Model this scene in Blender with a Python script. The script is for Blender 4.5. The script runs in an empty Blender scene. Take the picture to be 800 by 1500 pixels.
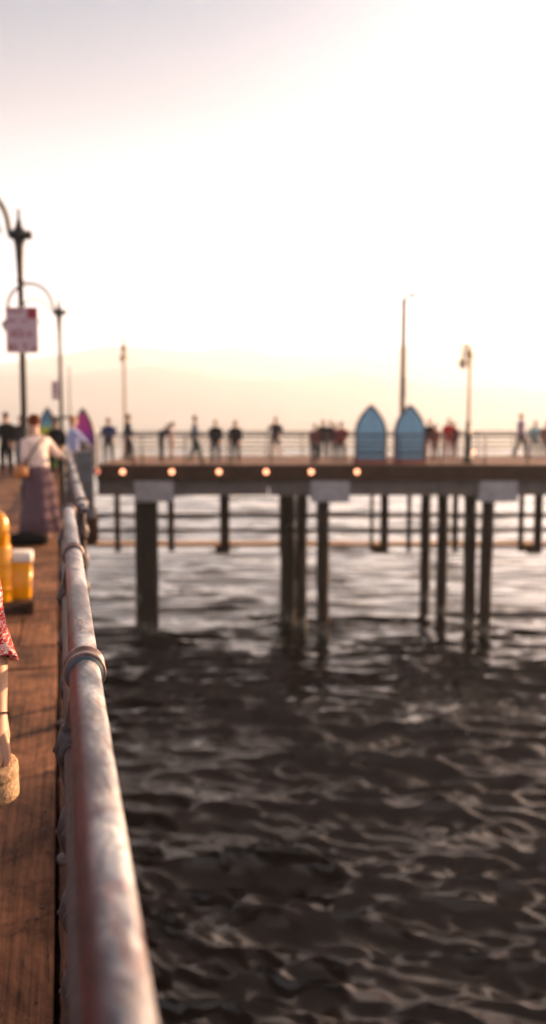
import bpy, bmesh, math, random
import numpy as np
from mathutils import Vector, Matrix, noise as mnoise
random.seed(7)
PI = math.pi
R = math.radians
S = bpy.context.scene
C = S.collection

# ------------------------------------------------------------------ camera
F = 1335.0                                  # focal length in pixels of the 800x1500 frame
PITCH = math.atan(136 / F)
EYE = Vector((0, 0, 1.62))
cp, sp = math.cos(PITCH), math.sin(PITCH)

def ray(px, py):
    u, v = (px - 400) / F, (py - 750) / F
    return Vector((u, cp - v * sp, -sp - v * cp))
def PY(px, py, Y):                          # point at depth Y
    r = ray(px, py); return EYE + r * (Y / r.y)
def PZ(px, py, z):                          # point on the level z
    r = ray(px, py); return EYE + r * ((z - EYE.z) / r.z)

cam = bpy.data.cameras.new('camera')
co = bpy.data.objects.new('camera', cam); C.objects.link(co)
co.location = EYE
co.rotation_euler = (PI / 2 - PITCH, 0, 0)
cam.sensor_fit = 'VERTICAL'; cam.sensor_height = 36.0
cam.lens = 36.0 * F / 1500
cam.clip_start = 0.05; cam.clip_end = 20000
cam.dof.use_dof = True
cam.dof.focus_distance = 2.0
cam.dof.aperture_fstop = cam.lens / 1000 / 0.0160
S.camera = co

# ------------------------------------------------------------------ materials
def new_mat(name):
    m = bpy.data.materials.new(name); m.use_nodes = True
    nt = m.node_tree; b = nt.nodes['Principled BSDF']
    return m, nt, b
def ramp(nt, pairs):
    r = nt.nodes.new('ShaderNodeValToRGB')
    e = r.color_ramp.elements
    while len(e) < len(pairs): e.new(0.5)
    for k, (p, c) in enumerate(pairs):
        e[k].position = p
        e[k].color = (c[0], c[1], c[2], 1) if hasattr(c, '__len__') else (c, c, c, 1)
    return r
def coords(nt, scale=(1, 1, 1), kind='Object'):
    t = nt.nodes.new('ShaderNodeTexCoord'); mp = nt.nodes.new('ShaderNodeMapping')
    mp.inputs['Scale'].default_value = scale
    nt.links.new(t.outputs[kind], mp.inputs['Vector']); return mp.outputs['Vector']
def noise(nt, vec, scale, detail=5, rough=0.6, dist=0):
    n = nt.nodes.new('ShaderNodeTexNoise')
    n.inputs['Scale'].default_value = scale; n.inputs['Detail'].default_value = detail
    n.inputs['Roughness'].default_value = rough; n.inputs['Distortion'].default_value = dist
    nt.links.new(vec, n.inputs['Vector']); return n.outputs['Fac']
def mix(nt, fac, a, b):
    m = nt.nodes.new('ShaderNodeMix'); m.data_type = 'RGBA'
    nt.links.new(fac, m.inputs[0])
    for s, x in ((6, a), (7, b)):
        if hasattr(x, 'is_linked') or hasattr(x, 'links'): nt.links.new(x, m.inputs[s])
        else: m.inputs[s].default_value = (*x, 1)
    return m.outputs[2]
def bump(nt, b, h, strength=0.3, dist=0.01):
    n = nt.nodes.new('ShaderNodeBump'); n.inputs['Strength'].default_value = strength
    n.inputs['Distance'].default_value = dist
    nt.links.new(h, n.inputs['Height']); nt.links.new(n.outputs['Normal'], b.inputs['Normal'])

def simple(name, col, rough=0.7, metal=0.0, var=0.25, scale=12, bstr=0.15):
    m, nt, b = new_mat(name)
    v = coords(nt); f = noise(nt, v, scale)
    r = ramp(nt, [(0.3, [c * (1 - var) for c in col]), (0.7, [min(1, c * (1 + var)) for c in col])])
    nt.links.new(f, r.inputs['Fac']); nt.links.new(r.outputs['Color'], b.inputs['Base Color'])
    b.inputs['Roughness'].default_value = rough; b.inputs['Metallic'].default_value = metal
    if rough > 0.8: b.inputs['Specular IOR Level'].default_value = 0.12
    bump(nt, b, f, bstr, 0.004)
    return m

def wood(name, dark, light, grain=(30, 1.2, 30), scale=2.0, rough=0.8, strong=0.5, specks=True):
    m, nt, b = new_mat(name)
    v = coords(nt, grain); f = noise(nt, v, scale, 8, 0.65, 0.3)
    v2 = coords(nt, (1, 1, 1)); g = noise(nt, v2, 2.3, 6, 0.7)
    mx = nt.nodes.new('ShaderNodeMath'); mx.operation = 'MULTIPLY_ADD'
    mx.inputs[1].default_value = 0.55; nt.links.new(f, mx.inputs[0])
    m2 = nt.nodes.new('ShaderNodeMath'); m2.operation = 'MULTIPLY'; m2.inputs[1].default_value = 0.45
    nt.links.new(g, m2.inputs[0]); nt.links.new(m2.outputs[0], mx.inputs[2])
    r = ramp(nt, [(0.34, dark), (0.62, light)])
    nt.links.new(mx.outputs[0], r.inputs['Fac'])
    col = r.outputs['Color']
    if specks:
        st = noise(nt, coords(nt, (1, 1, 1)), 1.7, 8, 0.75, 0.8)
        stt = ramp(nt, [(0.38, (0.35, 0.32, 0.30)), (0.6, (1.25, 1.2, 1.15))]); nt.links.new(st, stt.inputs['Fac'])
        ml = nt.nodes.new('ShaderNodeVectorMath'); ml.operation = 'MULTIPLY'
        nt.links.new(col, ml.inputs[0]); nt.links.new(stt.outputs['Color'], ml.inputs[1]); col = ml.outputs[0]
        s = noise(nt, coords(nt, (9, 2.5, 9)), 3.0, 9, 0.8)
        sr = ramp(nt, [(0.36, 1), (0.42, 0)]); nt.links.new(s, sr.inputs['Fac'])
        col = mix(nt, sr.outputs['Color'], col, [c * 0.35 for c in dark])
    nt.links.new(col, b.inputs['Base Color'])
    b.inputs['Roughness'].default_value = rough; b.inputs['Specular IOR Level'].default_value = 0.2
    bump(nt, b, mx.outputs[0], strong, 0.01)
    return m

M = {}
M['deck'] = wood('deck_wood', (0.035, 0.015, 0.010), (0.30, 0.14, 0.075), (26, 1.0, 26), strong=0.8)
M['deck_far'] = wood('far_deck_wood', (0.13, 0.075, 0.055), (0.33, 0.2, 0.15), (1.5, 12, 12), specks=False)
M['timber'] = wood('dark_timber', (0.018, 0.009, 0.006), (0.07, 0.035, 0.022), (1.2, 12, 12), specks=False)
M['curb'] = wood('curb_timber', (0.03, 0.013, 0.009), (0.17, 0.08, 0.05), (20, 1.2, 20))
M['beam'] = wood('grey_beam', (0.08, 0.065, 0.062), (0.17, 0.145, 0.14), (1.0, 9, 9), specks=False)
M['cap'] = simple('concrete_cap', (0.36, 0.35, 0.38), 0.85, var=0.2, scale=3)
M['pile'] = wood('pile_wood', (0.009, 0.005, 0.003), (0.035, 0.02, 0.013), (9, 9, 0.8), specks=False)
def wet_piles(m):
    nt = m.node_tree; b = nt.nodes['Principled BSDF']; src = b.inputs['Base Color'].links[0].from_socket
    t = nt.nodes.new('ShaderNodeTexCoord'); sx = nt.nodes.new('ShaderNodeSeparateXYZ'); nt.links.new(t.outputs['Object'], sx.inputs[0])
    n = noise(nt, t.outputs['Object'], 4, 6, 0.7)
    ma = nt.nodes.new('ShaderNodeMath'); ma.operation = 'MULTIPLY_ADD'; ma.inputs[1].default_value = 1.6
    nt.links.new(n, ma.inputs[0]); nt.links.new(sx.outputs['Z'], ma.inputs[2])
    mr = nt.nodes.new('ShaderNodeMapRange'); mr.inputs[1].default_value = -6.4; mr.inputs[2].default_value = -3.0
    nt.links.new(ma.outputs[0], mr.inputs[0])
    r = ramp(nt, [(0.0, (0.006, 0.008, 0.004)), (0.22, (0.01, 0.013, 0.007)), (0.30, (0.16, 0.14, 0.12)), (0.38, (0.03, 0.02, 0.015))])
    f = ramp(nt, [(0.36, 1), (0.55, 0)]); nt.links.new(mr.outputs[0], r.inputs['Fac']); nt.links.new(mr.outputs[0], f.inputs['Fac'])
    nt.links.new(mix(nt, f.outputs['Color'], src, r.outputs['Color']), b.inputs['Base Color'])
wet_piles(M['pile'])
M['walk'] = wood('walkway_wood', (0.25, 0.13, 0.06), (0.5, 0.3, 0.16), (1, 9, 9), specks=False)
M['far_rail'] = simple('far_rail_metal', (0.06, 0.045, 0.05), 0.5, 0.3)
M['lamp_dark'] = simple('lamp_iron', (0.012, 0.013, 0.013), 0.5, 0.1)
M['lamp_pale'] = simple('lamp_arm_paint', (0.14, 0.12, 0.085), 0.6)
M['lamp_tan'] = simple('lamp_tan_paint', (0.34, 0.22, 0.12), 0.5)
M['black'] = simple('black_cloth', (0.012, 0.011, 0.012), 0.9)
M['skin'] = simple('skin', (0.48, 0.26, 0.17), 0.5, var=0.08, scale=40, bstr=0.05)
M['skin'].node_tree.nodes['Principled BSDF'].inputs['Subsurface Weight'].default_value = 0.1
M['grey_panel'] = simple('weathered_grey_panel', (0.10, 0.11, 0.13), 0.6, 0.1, 0.4, 5)
M['hill'] = simple('dry_hills', (0.10, 0.085, 0.06), 0.95, var=0.4, scale=0.01)
M['sand'] = simple('sea_bed', (0.1, 0.08, 0.06))
M['white'] = simple('white_plastic', (0.72, 0.7, 0.68), 0.4, var=0.06)
M['yellow'] = simple('yellow_plastic', (0.85, 0.34, 0.005), 0.22, var=0.08)
M['board_blue'] = simple('pale_blue_paint', (0.21, 0.43, 0.62), 0.5, var=0.12, scale=4)
M['board_edge'] = simple('dark_edge_paint', (0.05, 0.045, 0.07), 0.5)
M['board_red'] = simple('dull_red_paint', (0.36, 0.07, 0.06), 0.6)

def pipe_mat():
    m, nt, b = new_mat('worn_galvanised_pipe')
    v = coords(nt)
    a = noise(nt, coords(nt, (1, 0.5, 1)), 22, 8, 0.72, 0.5)
    base = ramp(nt, [(0.36, (0.06, 0.08, 0.13)), (0.46, (0.25, 0.28, 0.34)), (0.56, (0.46, 0.47, 0.50)), (0.68, (0.34, 0.20, 0.17))])
    nt.links.new(a, base.inputs['Fac'])
    # red-brown primer shows through in worn patches
    c = noise(nt, coords(nt, (1, 0.35, 1)), 20, 8, 0.75, 0.8)
    cr = ramp(nt, [(0.50, 0), (0.60, 1)]); nt.links.new(c, cr.inputs['Fac'])
    # deck-facing flank: maroon paint plus the deck's red reflection put into the colour
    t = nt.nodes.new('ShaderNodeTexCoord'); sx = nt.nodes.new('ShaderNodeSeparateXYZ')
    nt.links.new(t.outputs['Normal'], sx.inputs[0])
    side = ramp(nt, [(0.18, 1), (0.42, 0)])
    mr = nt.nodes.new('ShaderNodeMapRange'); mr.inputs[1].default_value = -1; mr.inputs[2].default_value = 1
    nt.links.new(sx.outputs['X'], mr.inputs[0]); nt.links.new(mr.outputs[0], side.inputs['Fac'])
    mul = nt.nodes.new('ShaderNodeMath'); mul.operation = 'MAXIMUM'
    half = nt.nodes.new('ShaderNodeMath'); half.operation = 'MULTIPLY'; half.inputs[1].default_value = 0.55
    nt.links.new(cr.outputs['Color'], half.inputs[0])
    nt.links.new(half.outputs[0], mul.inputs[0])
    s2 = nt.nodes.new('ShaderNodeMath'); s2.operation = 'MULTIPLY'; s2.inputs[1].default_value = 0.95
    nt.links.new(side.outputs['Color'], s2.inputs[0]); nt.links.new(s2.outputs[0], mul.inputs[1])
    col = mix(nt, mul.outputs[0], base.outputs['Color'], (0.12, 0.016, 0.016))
    big = noise(nt, coords(nt, (1, 0.3, 1)), 7, 5, 0.7, 0.3)
    bgr = ramp(nt, [(0.42, (0.24, 0.24, 0.29)), (0.58, (1, 1, 1))]); nt.links.new(big, bgr.inputs['Fac'])
    mlt = nt.nodes.new('ShaderNodeVectorMath'); mlt.operation = 'MULTIPLY'
    nt.links.new(col, mlt.inputs[0]); nt.links.new(bgr.outputs['Color'], mlt.inputs[1]); col = mlt.outputs[0]
    # fine dark scratches and pits
    s = noise(nt, coords(nt, (0.6, 1.0, 0.6)), 120, 5, 0.8)
    sr = ramp(nt, [(0.36, 1), (0.45, 0)]); nt.links.new(s, sr.inputs['Fac'])
    col2 = mix(nt, sr.outputs['Color'], col, (0.06, 0.05, 0.055))
    nt.links.new(col2, b.inputs['Base Color'])
    mt = nt.nodes.new('ShaderNodeMath'); mt.operation = 'MULTIPLY_ADD'; mt.inputs[1].default_value = -0.5; mt.inputs[2].default_value = 0.5
    nt.links.new(mul.outputs[0], mt.inputs[0]); nt.links.new(mt.outputs[0], b.inputs['Metallic'])
    spc = nt.nodes.new('ShaderNodeMath'); spc.operation = 'MULTIPLY_ADD'; spc.inputs[1].default_value = -0.4; spc.inputs[2].default_value = 0.5
    nt.links.new(mul.outputs[0], spc.inputs[0]); nt.links.new(spc.outputs[0], b.inputs['Specular IOR Level'])
    rr = ramp(nt, [(0.3, 0.28), (0.7, 0.5)]); nt.links.new(a, rr.inputs['Fac'])
    nt.links.new(rr.outputs['Color'], b.inputs['Roughness'])
    ad = nt.nodes.new('ShaderNodeMath'); ad.operation = 'ADD'
    nt.links.new(a, ad.inputs[0]); nt.links.new(s, ad.inputs[1])
    bump(nt, b, ad.outputs[0], 0.6, 0.004)
    return m
M['pipe'] = pipe_mat()
M['collar'] = simple('rusty_collar', (0.13, 0.085, 0.085), 0.4, 0.6, 0.8, 28, 0.8)
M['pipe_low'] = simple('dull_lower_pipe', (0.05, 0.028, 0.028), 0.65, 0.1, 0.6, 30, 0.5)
M['fitting'] = simple('dark_fitting', (0.05, 0.04, 0.045), 0.5, 0.5, 0.7, 40, 0.5)
M['gasket'] = simple('blue_grey_gap', (0.05, 0.08, 0.11), 0.5, 0.2)

def bandana():
    m, nt, b = new_mat('red_bandana_cloth')
    v = coords(nt)
    vo = nt.nodes.new('ShaderNodeTexVoronoi'); vo.feature = 'DISTANCE_TO_EDGE'
    vo.inputs['Scale'].default_value = 26
    n = noise(nt, v, 18, 3)
    mp = nt.nodes.new('ShaderNodeMixRGB'); mp.inputs[0].default_value = 0.12
    tc = nt.nodes.new('ShaderNodeTexCoord')
    nt.links.new(tc.outputs['Object'], mp.inputs[1]); nt.links.new(n, mp.inputs[2])
    nt.links.new(mp.outputs[0], vo.inputs['Vector'])
    w = nt.nodes.new('ShaderNodeTexWave'); w.wave_type = 'RINGS'
    w.inputs['Scale'].default_value = 22; w.inputs['Distortion'].default_value = 9
    w.inputs['Detail'].default_value = 3; w.inputs['Detail Scale'].default_value = 2
    nt.links.new(v, w.inputs['Vector'])
    r1 = ramp(nt, [(0.008, 1), (0.03, 0)]); nt.links.new(vo.outputs['Distance'], r1.inputs['Fac'])
    r2 = ramp(nt, [(0.93, 0), (0.97, 1)]); nt.links.new(w.outputs['Fac'], r2.inputs['Fac'])
    mm = nt.nodes.new('ShaderNodeMath'); mm.operation = 'MAXIMUM'
    nt.links.new(r1.outputs['Color'], mm.inputs[0]); nt.links.new(r2.outputs['Color'], mm.inputs[1])
    col = mix(nt, mm.outputs[0], (0.50, 0.006, 0.010), (0.8, 0.62, 0.6))
    nt.links.new(col, b.inputs['Base Color']); b.inputs['Roughness'].default_value = 0.85
    return m
M['bandana'] = bandana()
M['straw'] = simple('tan_straw', (0.36, 0.22, 0.12), 0.75, var=0.5, scale=90, bstr=1.0)

def board_multi(name, cols, zmax):
    m, nt, b = new_mat(name)
    t = nt.nodes.new('ShaderNodeTexCoord'); sx = nt.nodes.new('ShaderNodeSeparateXYZ')
    nt.links.new(t.outputs['Object'], sx.inputs[0])
    n = noise(nt, t.outputs['Object'], 1.6, 3, 0.5)
    ma = nt.nodes.new('ShaderNodeMath'); ma.operation = 'MULTIPLY_ADD'; ma.inputs[1].default_value = 0.9
    nt.links.new(n, ma.inputs[0]); nt.links.new(sx.outputs['Z'], ma.inputs[2])
    mr = nt.nodes.new('ShaderNodeMapRange'); mr.inputs[1].default_value = 0.4; mr.inputs[2].default_value = zmax + 0.4
    nt.links.new(ma.outputs[0], mr.inputs[0])
    r = ramp(nt, cols); nt.links.new(mr.outputs[0], r.inputs['Fac'])
    nt.links.new(r.outputs['Color'], b.inputs['Base Color']); b.inputs['Roughness'].default_value = 0.5
    return m

def glow(name, col, s):
    m, nt, b = new_mat(name)
    b.inputs['Emission Color'].default_value = (*col, 1); b.inputs['Emission Strength'].default_value = s
    b.inputs['Base Color'].default_value = (*col, 1)
    return m
M['lamp_glint_glow'] = glow('warm_lamp_glint', (1.0, 0.36, 0.19), 1.25)

# ------------------------------------------------------------------ mesh helpers
def tag(o, label=None, cat=None, group=None, kind=None):
    if label: o['label'] = label
    if cat: o['category'] = cat
    if group: o['group'] = group
    if kind: o['kind'] = kind
    return o
def empty(name, loc=(0, 0, 0), rz=0, label=None, cat=None, group=None):
    o = bpy.data.objects.new(name, None); C.objects.link(o)
    o.location = loc; o.rotation_euler = (0, 0, rz)
    o.empty_display_size = 0.1
    return tag(o, label, cat, group)
def obj(name, bm, mat, parent=None, smooth=False):
    me = bpy.data.meshes.new(name); bm.to_mesh(me); bm.free()
    me.materials.append(mat)
    if smooth: me.shade_smooth()
    o = bpy.data.objects.new(name, me); C.objects.link(o)
    if parent: o.parent = parent
    return o
def B(): return bmesh.new()
def box(bm, x0, x1, y0, y1, z0, z1, bev=0.0):
    r = bmesh.ops.create_cube(bm, size=1)
    vs = r['verts']
    for v in vs:
        v.co = Vector(((x0 + x1) / 2 + v.co.x * (x1 - x0), (y0 + y1) / 2 + v.co.y * (y1 - y0), (z0 + z1) / 2 + v.co.z * (z1 - z0)))
    if bev:
        es = list({e for v in vs for e in v.link_edges})
        bmesh.ops.bevel(bm, geom=es, offset=bev, segments=2, affect='EDGES', profile=0.5)
    return bm
def sweep(bm, pts, rads, seg=12, cap=True, flat=1.0, up=Vector((0, 0, 1))):
    pts = [Vector(p) for p in pts]; n = len(pts)
    if not hasattr(rads, '__len__'): rads = [rads] * n
    rings = []; prev = None
    for i, p in enumerate(pts):
        d = (pts[min(i + 1, n - 1)] - pts[max(i - 1, 0)]).normalized()
        if prev is None:
            a = d.orthogonal().normalized() if abs(d.dot(up)) > 0.98 else d.cross(up).normalized()
        else:
            a = (prev - d * prev.dot(d)).normalized()
        prev = a; b = d.cross(a)
        rings.append([bm.verts.new(p + a * math.cos(2 * PI * k / seg) * rads[i] + b * math.sin(2 * PI * k / seg) * rads[i] * flat) for k in range(seg)])
    for i in range(n - 1):
        for k in range(seg):
            bm.faces.new((rings[i][k], rings[i][(k + 1) % seg], rings[i + 1][(k + 1) % seg], rings[i + 1][k]))
    if cap:
        bm.faces.new(rings[0][::-1]); bm.faces.new(rings[-1])
    return bm
def lathe(bm, prof, seg=24, c=(0, 0, 0)):
    c = Vector(c); rings = []
    for r, z in prof:
        rings.append([bm.verts.new(c + Vector((r * math.cos(2 * PI * k / seg), r * math.sin(2 * PI * k / seg), z))) for k in range(seg)])
    for i in range(len(rings) - 1):
        for k in range(seg):
            bm.faces.new((rings[i][k], rings[i][(k + 1) % seg], rings[i + 1][(k + 1) % seg], rings[i + 1][k]))
    bm.faces.new(rings[0][::-1]); bm.faces.new(rings[-1])
    return bm
def prism(bm, pts2, y0, y1):                 # outline in x,z extruded along y
    a = [bm.verts.new((x, y0, z)) for x, z in pts2]; b = [bm.verts.new((x, y1, z)) for x, z in pts2]
    n = len(pts2)
    bm.faces.new(a); bm.faces.new(b[::-1])
    for i in range(n): bm.faces.new((a[i], b[i], b[(i + 1) % n], a[(i + 1) % n]))
    bmesh.ops.recalc_face_normals(bm, faces=bm.faces)
    return bm
def copy_tree(o, parent=None):
    c = o.copy(); C.objects.link(c)
    if parent is not None: c.parent = parent
    for ch in list(o.children): copy_tree(ch, c)
    return c

def skin(verts, edges, root=0, sub=2, seg_smooth=1.0):
    """one continuous skinned surface; verts: list of (co, rx, ry)"""
    me = bpy.data.meshes.new('tmp')
    me.from_pydata([tuple(v[0]) for v in verts], edges, [])
    o = bpy.data.objects.new('tmp', me); C.objects.link(o)
    m = o.modifiers.new('s', 'SKIN'); m.use_smooth_shade = True
    m.branch_smoothing = 0.3
    if not me.skin_vertices: 
        bm = bmesh.new(); bm.from_mesh(me); bm.verts.layers.skin.verify(); bm.to_mesh(me); bm.free()
    sv = me.skin_vertices[0].data
    FAT = 1.22 if sub == 1 else 1.0
    roots = root if hasattr(root, '__len__') else [root]
    for i, v in enumerate(verts):
        sv[i].radius = (v[1] * FAT, v[2] * FAT); sv[i].use_root = i in roots
    s = o.modifiers.new('u', 'SUBSURF'); s.levels = sub; s.render_levels = sub
    dg = bpy.context.evaluated_depsgraph_get()
    dg.update()
    res = bpy.data.meshes.new_from_object(o.evaluated_get(dg))
    bpy.data.objects.remove(o); bpy.data.meshes.remove(me)
    return res
def mobj(name, me, mat, parent):
    me.materials.clear(); me.materials.append(mat); me.shade_smooth()
    o = bpy.data.objects.new(name, me); C.objects.link(o); o.parent = parent
    return o

# ------------------------------------------------------------------ world, sun
SUN_AZ, SUN_EL = R(50), R(12)                 # azimuth to the right of the view direction
w = bpy.data.worlds.new('World'); S.world = w; w.use_nodes = True
nt = w.node_tree; bg = nt.nodes['Background']
sky = nt.nodes.new('ShaderNodeTexSky'); sky.sky_type = 'NISHITA'; sky.sun_disc = False
sky.sun_elevation = SUN_EL; sky.sun_rotation = SUN_AZ
sky.air_density = 1.0; sky.dust_density = 1.5; sky.ozone_density = 1.0; sky.altitude = 0
hs = nt.nodes.new('ShaderNodeHueSaturation'); hs.inputs['Saturation'].default_value = 0.25
nt.links.new(sky.outputs[0], hs.inputs['Color'])
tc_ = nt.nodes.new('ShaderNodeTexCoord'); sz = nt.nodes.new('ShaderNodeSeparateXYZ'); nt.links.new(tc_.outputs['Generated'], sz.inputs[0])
gr = ramp(nt, [(0.0, (0.80, 0.80, 0.92)), (0.03, (0.80, 0.80, 0.92)), (0.08, (0.62, 0.62, 0.74)), (0.20, (0.40, 0.42, 0.46)), (0.31, (0.18, 0.215, 0.27)), (0.41, (0.020, 0.125, 0.22)), (0.45, (0.90, 0.72, 0.62)), (0.60, (0.82, 0.64, 0.55)), (0.76, (0.12, 0.11, 0.125))])  # upper stops: unseen bright warm band added to light the water
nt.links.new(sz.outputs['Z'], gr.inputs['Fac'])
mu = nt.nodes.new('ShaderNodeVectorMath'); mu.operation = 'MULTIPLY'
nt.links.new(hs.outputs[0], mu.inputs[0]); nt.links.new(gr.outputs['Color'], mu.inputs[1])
# warm aureole round the sun
dt = nt.nodes.new('ShaderNodeVectorMath'); dt.operation = 'DOT_PRODUCT'
_sd = Vector((math.sin(SUN_AZ) * math.cos(SUN_EL), math.cos(SUN_AZ) * math.cos(SUN_EL), math.sin(SUN_EL)))
dt.inputs[1].default_value = _sd; nt.links.new(tc_.outputs['Generated'], dt.inputs[0])
mx0 = nt.nodes.new('ShaderNodeMath'); mx0.operation = 'MAXIMUM'; mx0.inputs[1].default_value = 0; nt.links.new(dt.outputs['Value'], mx0.inputs[0])
pw = nt.nodes.new('ShaderNodeMath'); pw.operation = 'POWER'; pw.inputs[1].default_value = 10; nt.links.new(mx0.outputs[0], pw.inputs[0])
sc_ = nt.nodes.new('ShaderNodeVectorMath'); sc_.operation = 'SCALE'; sc_.inputs[0].default_value = (11, 7.0, 4.8); nt.links.new(pw.outputs[0], sc_.inputs['Scale'])
ad_ = nt.nodes.new('ShaderNodeVectorMath'); ad_.operation = 'ADD'; nt.links.new(mu.outputs[0], ad_.inputs[0]); nt.links.new(sc_.outputs[0], ad_.inputs[1])
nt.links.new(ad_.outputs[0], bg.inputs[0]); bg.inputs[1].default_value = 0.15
sl = bpy.data.lights.new('sun', 'SUN'); so = bpy.data.objects.new('sun', sl); C.objects.link(so)
sl.energy = 5.0; sl.angle = R(0.6); sl.color = (1.0, 0.60, 0.30)
sd = Vector((math.sin(SUN_AZ) * math.cos(SUN_EL), math.cos(SUN_AZ) * math.cos(SUN_EL), math.sin(SUN_EL)))
so.rotation_euler = (-sd).to_track_quat('-Z', 'Y').to_euler()
so.location = (20, 20, 30)
S.view_settings.view_transform = 'Standard'; S.view_settings.look = 'None'
S.view_settings.exposure = 2.0; S.view_settings.gamma = 1
S.cycles.use_denoising = True
S.cycles.max_bounces = 8; S.cycles.volume_bounces = 2
S.cycles.sample_clamp_indirect = 6

# ------------------------------------------------------------------ sea
SEA_Z = -6.53
def build_sea():
    rr = [2.0]
    while rr[-1] < 260: rr.append(rr[-1] * (1 + 0.0042 if rr[-1] > 9 else 1.02))
    while rr[-1] < 5200: rr.append(rr[-1] * 1.05)
    rr = np.array(rr)
    fine = np.radians(np.arange(-27, 25.01, 0.085))
    coarse = np.radians(np.concatenate([np.arange(28, 333, 3.0)]))
    th = np.concatenate([fine, coarse]); nth, nr = len(th), len(rr)
    Rr, Th = np.meshgrid(rr, th, indexing='ij')
    X = Rr * np.sin(Th); Y = Rr * np.cos(Th)
    rng = np.random.default_rng(11)
    Z = np.zeros_like(X); DX = np.zeros_like(X); DY = np.zeros_like(X)
    cell = np.maximum(Rr * 0.0042, 0.02)
    cell = np.where(Rr > 260, Rr * 0.05, cell)
    wide = (Th > math.radians(25.2))
    cell = np.where(wide, np.maximum(cell, Rr * 0.052), cell)
    # slow patchiness: gusts
    def slow(seed, L):
        g = np.random.default_rng(seed); s = np.zeros_like(X)
        for k in range(7):
            a = g.uniform(0, 2 * PI); l = L * g.uniform(0.6, 1.6); ph = g.uniform(0, 2 * PI)
            s += np.sin((X * math.cos(a) + Y * math.sin(a)) * 2 * PI / l + ph)
        return s / 7
    gust = 1 + 0.9 * slow(3, 9) + 0.5 * slow(5, 3.2)
    gust = np.clip(gust, 0.6, 1.5)
    lam = np.geomspace(11.0, 0.15, 96)
    for i, L in enumerate(lam):
        spread = 15 if L > 4 else (14 if L > 0.8 else 17)
        a = math.radians(-93 + rng.normal(0, spread)); k = 2 * PI / L
        ka = (0.024 if L > 4 else 0.050 if L > 2.0 else 0.085 if L > 1.0 else 0.15 if L > 0.24 else 0.12) * rng.uniform(0.7, 1.3)
        A = ka / k * (gust if L < 2.5 else 1.0)
        fade = np.clip((L / cell - 2.2) / 2.5, 0, 1)
        ph = rng.uniform(0, 2 * PI)
        arg = k * (X * math.cos(a) + Y * math.sin(a)) + ph + 0.5 * np.sin(k * 0.23 * (X * math.sin(a) - Y * math.cos(a)) + ph * 3)
        A = A * fade
        Z += A * np.cos(arg)
        q = 0.7
        DX -= q * A * math.cos(a) * np.sin(arg); DY -= q * A * math.sin(a) * np.sin(arg)
    calm = 1 - 0.62 * np.clip((Rr - 20) / 22, 0, 1)
    Z *= calm; DX *= calm; DY *= calm
    # one dark swell between the camera and the pier
    X2 = X + DX; Y2 = Y + DY
    Z = Z + 0.28 * np.exp(-((Y - 23.5 + 0.10 * (X - 2)**2 * 0.15) / 1.7)**2) * np.exp(-((X - 1.2) / 6.5)**2)
    V = np.stack([X2.ravel(), Y2.ravel(), (Z + SEA_Z).ravel()], 1)
    idx = np.arange(nr * nth).reshape(nr, nth)
    a = idx[:-1, :]; b = idx[1:, :]
    Fc = np.stack([a, b, np.roll(b, -1, 1), np.roll(a, -1, 1)], -1).reshape(-1, 4)
    me = bpy.data.meshes.new('sea')
    me.vertices.add(len(V)); me.vertices.foreach_set('co', V.astype(np.float32).ravel())
    me.loops.add(Fc.size); me.loops.foreach_set('vertex_index', Fc.astype(np.int32).ravel())
    me.polygons.add(len(Fc)); me.polygons.foreach_set('loop_start', np.arange(0, Fc.size, 4, dtype=np.int32))
    me.polygons.foreach_set('use_smooth', np.ones(len(Fc), dtype=bool))
    me.update(); me.validate()
    m, nt, b_ = new_mat('sea_water')
    b_.inputs['Base Color'].default_value = (0.014, 0.009, 0.008, 1)
    b_.inputs['Roughness'].default_value = 0.035
    b_.inputs['IOR'].default_value = 1.42
    v = coords(nt, (0.45, 1.0, 1), 'Object')
    n1 = noise(nt, v, 9, 6, 0.6, 0.4)
    n2 = noise(nt, v, 0.55, 5, 0.6)
    ad = nt.nodes.new('ShaderNodeMath'); ad.operation = 'MULTIPLY_ADD'; ad.inputs[1].default_value = 1.2
    nt.links.new(n2, ad.inputs[0]); nt.links.new(n1, ad.inputs[2])
    bump(nt, b_, ad.outputs[0], 0.30, 0.02)
    tcx = nt.nodes.new('ShaderNodeTexCoord'); ln = nt.nodes.new('ShaderNodeVectorMath'); ln.operation = 'LENGTH'
    nt.links.new(tcx.outputs['Object'], ln.inputs[0])
    mrr = nt.nodes.new('ShaderNodeMapRange'); mrr.inputs[1].default_value = 24; mrr.inputs[2].default_value = 45
    mrr.inputs[3].default_value = 0.4; mrr.inputs[4].default_value = 0.035
    nt.links.new(ln.outputs['Value'], mrr.inputs[0])
    for nd in nt.nodes:
        if nd.type == 'BUMP': nt.links.new(mrr.outputs[0], nd.inputs['Strength'])
    # scattered foam flecks
    f = noise(nt, coords(nt, (0.6, 1, 1)), 0.45, 7, 0.75)
    f2 = noise(nt, coords(nt, (0.8, 1, 1)), 6.0, 4, 0.8)
    fm = nt.nodes.new('ShaderNodeMath'); fm.operation = 'MULTIPLY'
    nt.links.new(f, fm.inputs[0]); nt.links.new(f2, fm.inputs[1])
    fr = ramp(nt, [(0.43, 0), (0.50, 1)]); nt.links.new(fm.outputs[0], fr.inputs['Fac'])
    col = mix(nt, fr.outputs['Color'], (0.014, 0.009, 0.008), (0.55, 0.55, 0.55))
    nt.links.new(col, b_.inputs['Base Color'])
    rr_ = ramp(nt, [(0, 0.035), (1, 0.6)]); nt.links.new(fr.outputs['Color'], rr_.inputs['Fac'])
    nt.links.new(rr_.outputs['Color'], b_.inputs['Roughness'])
    me.materials.append(m)
    o = bpy.data.objects.new('sea', me); C.objects.link(o)
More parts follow.
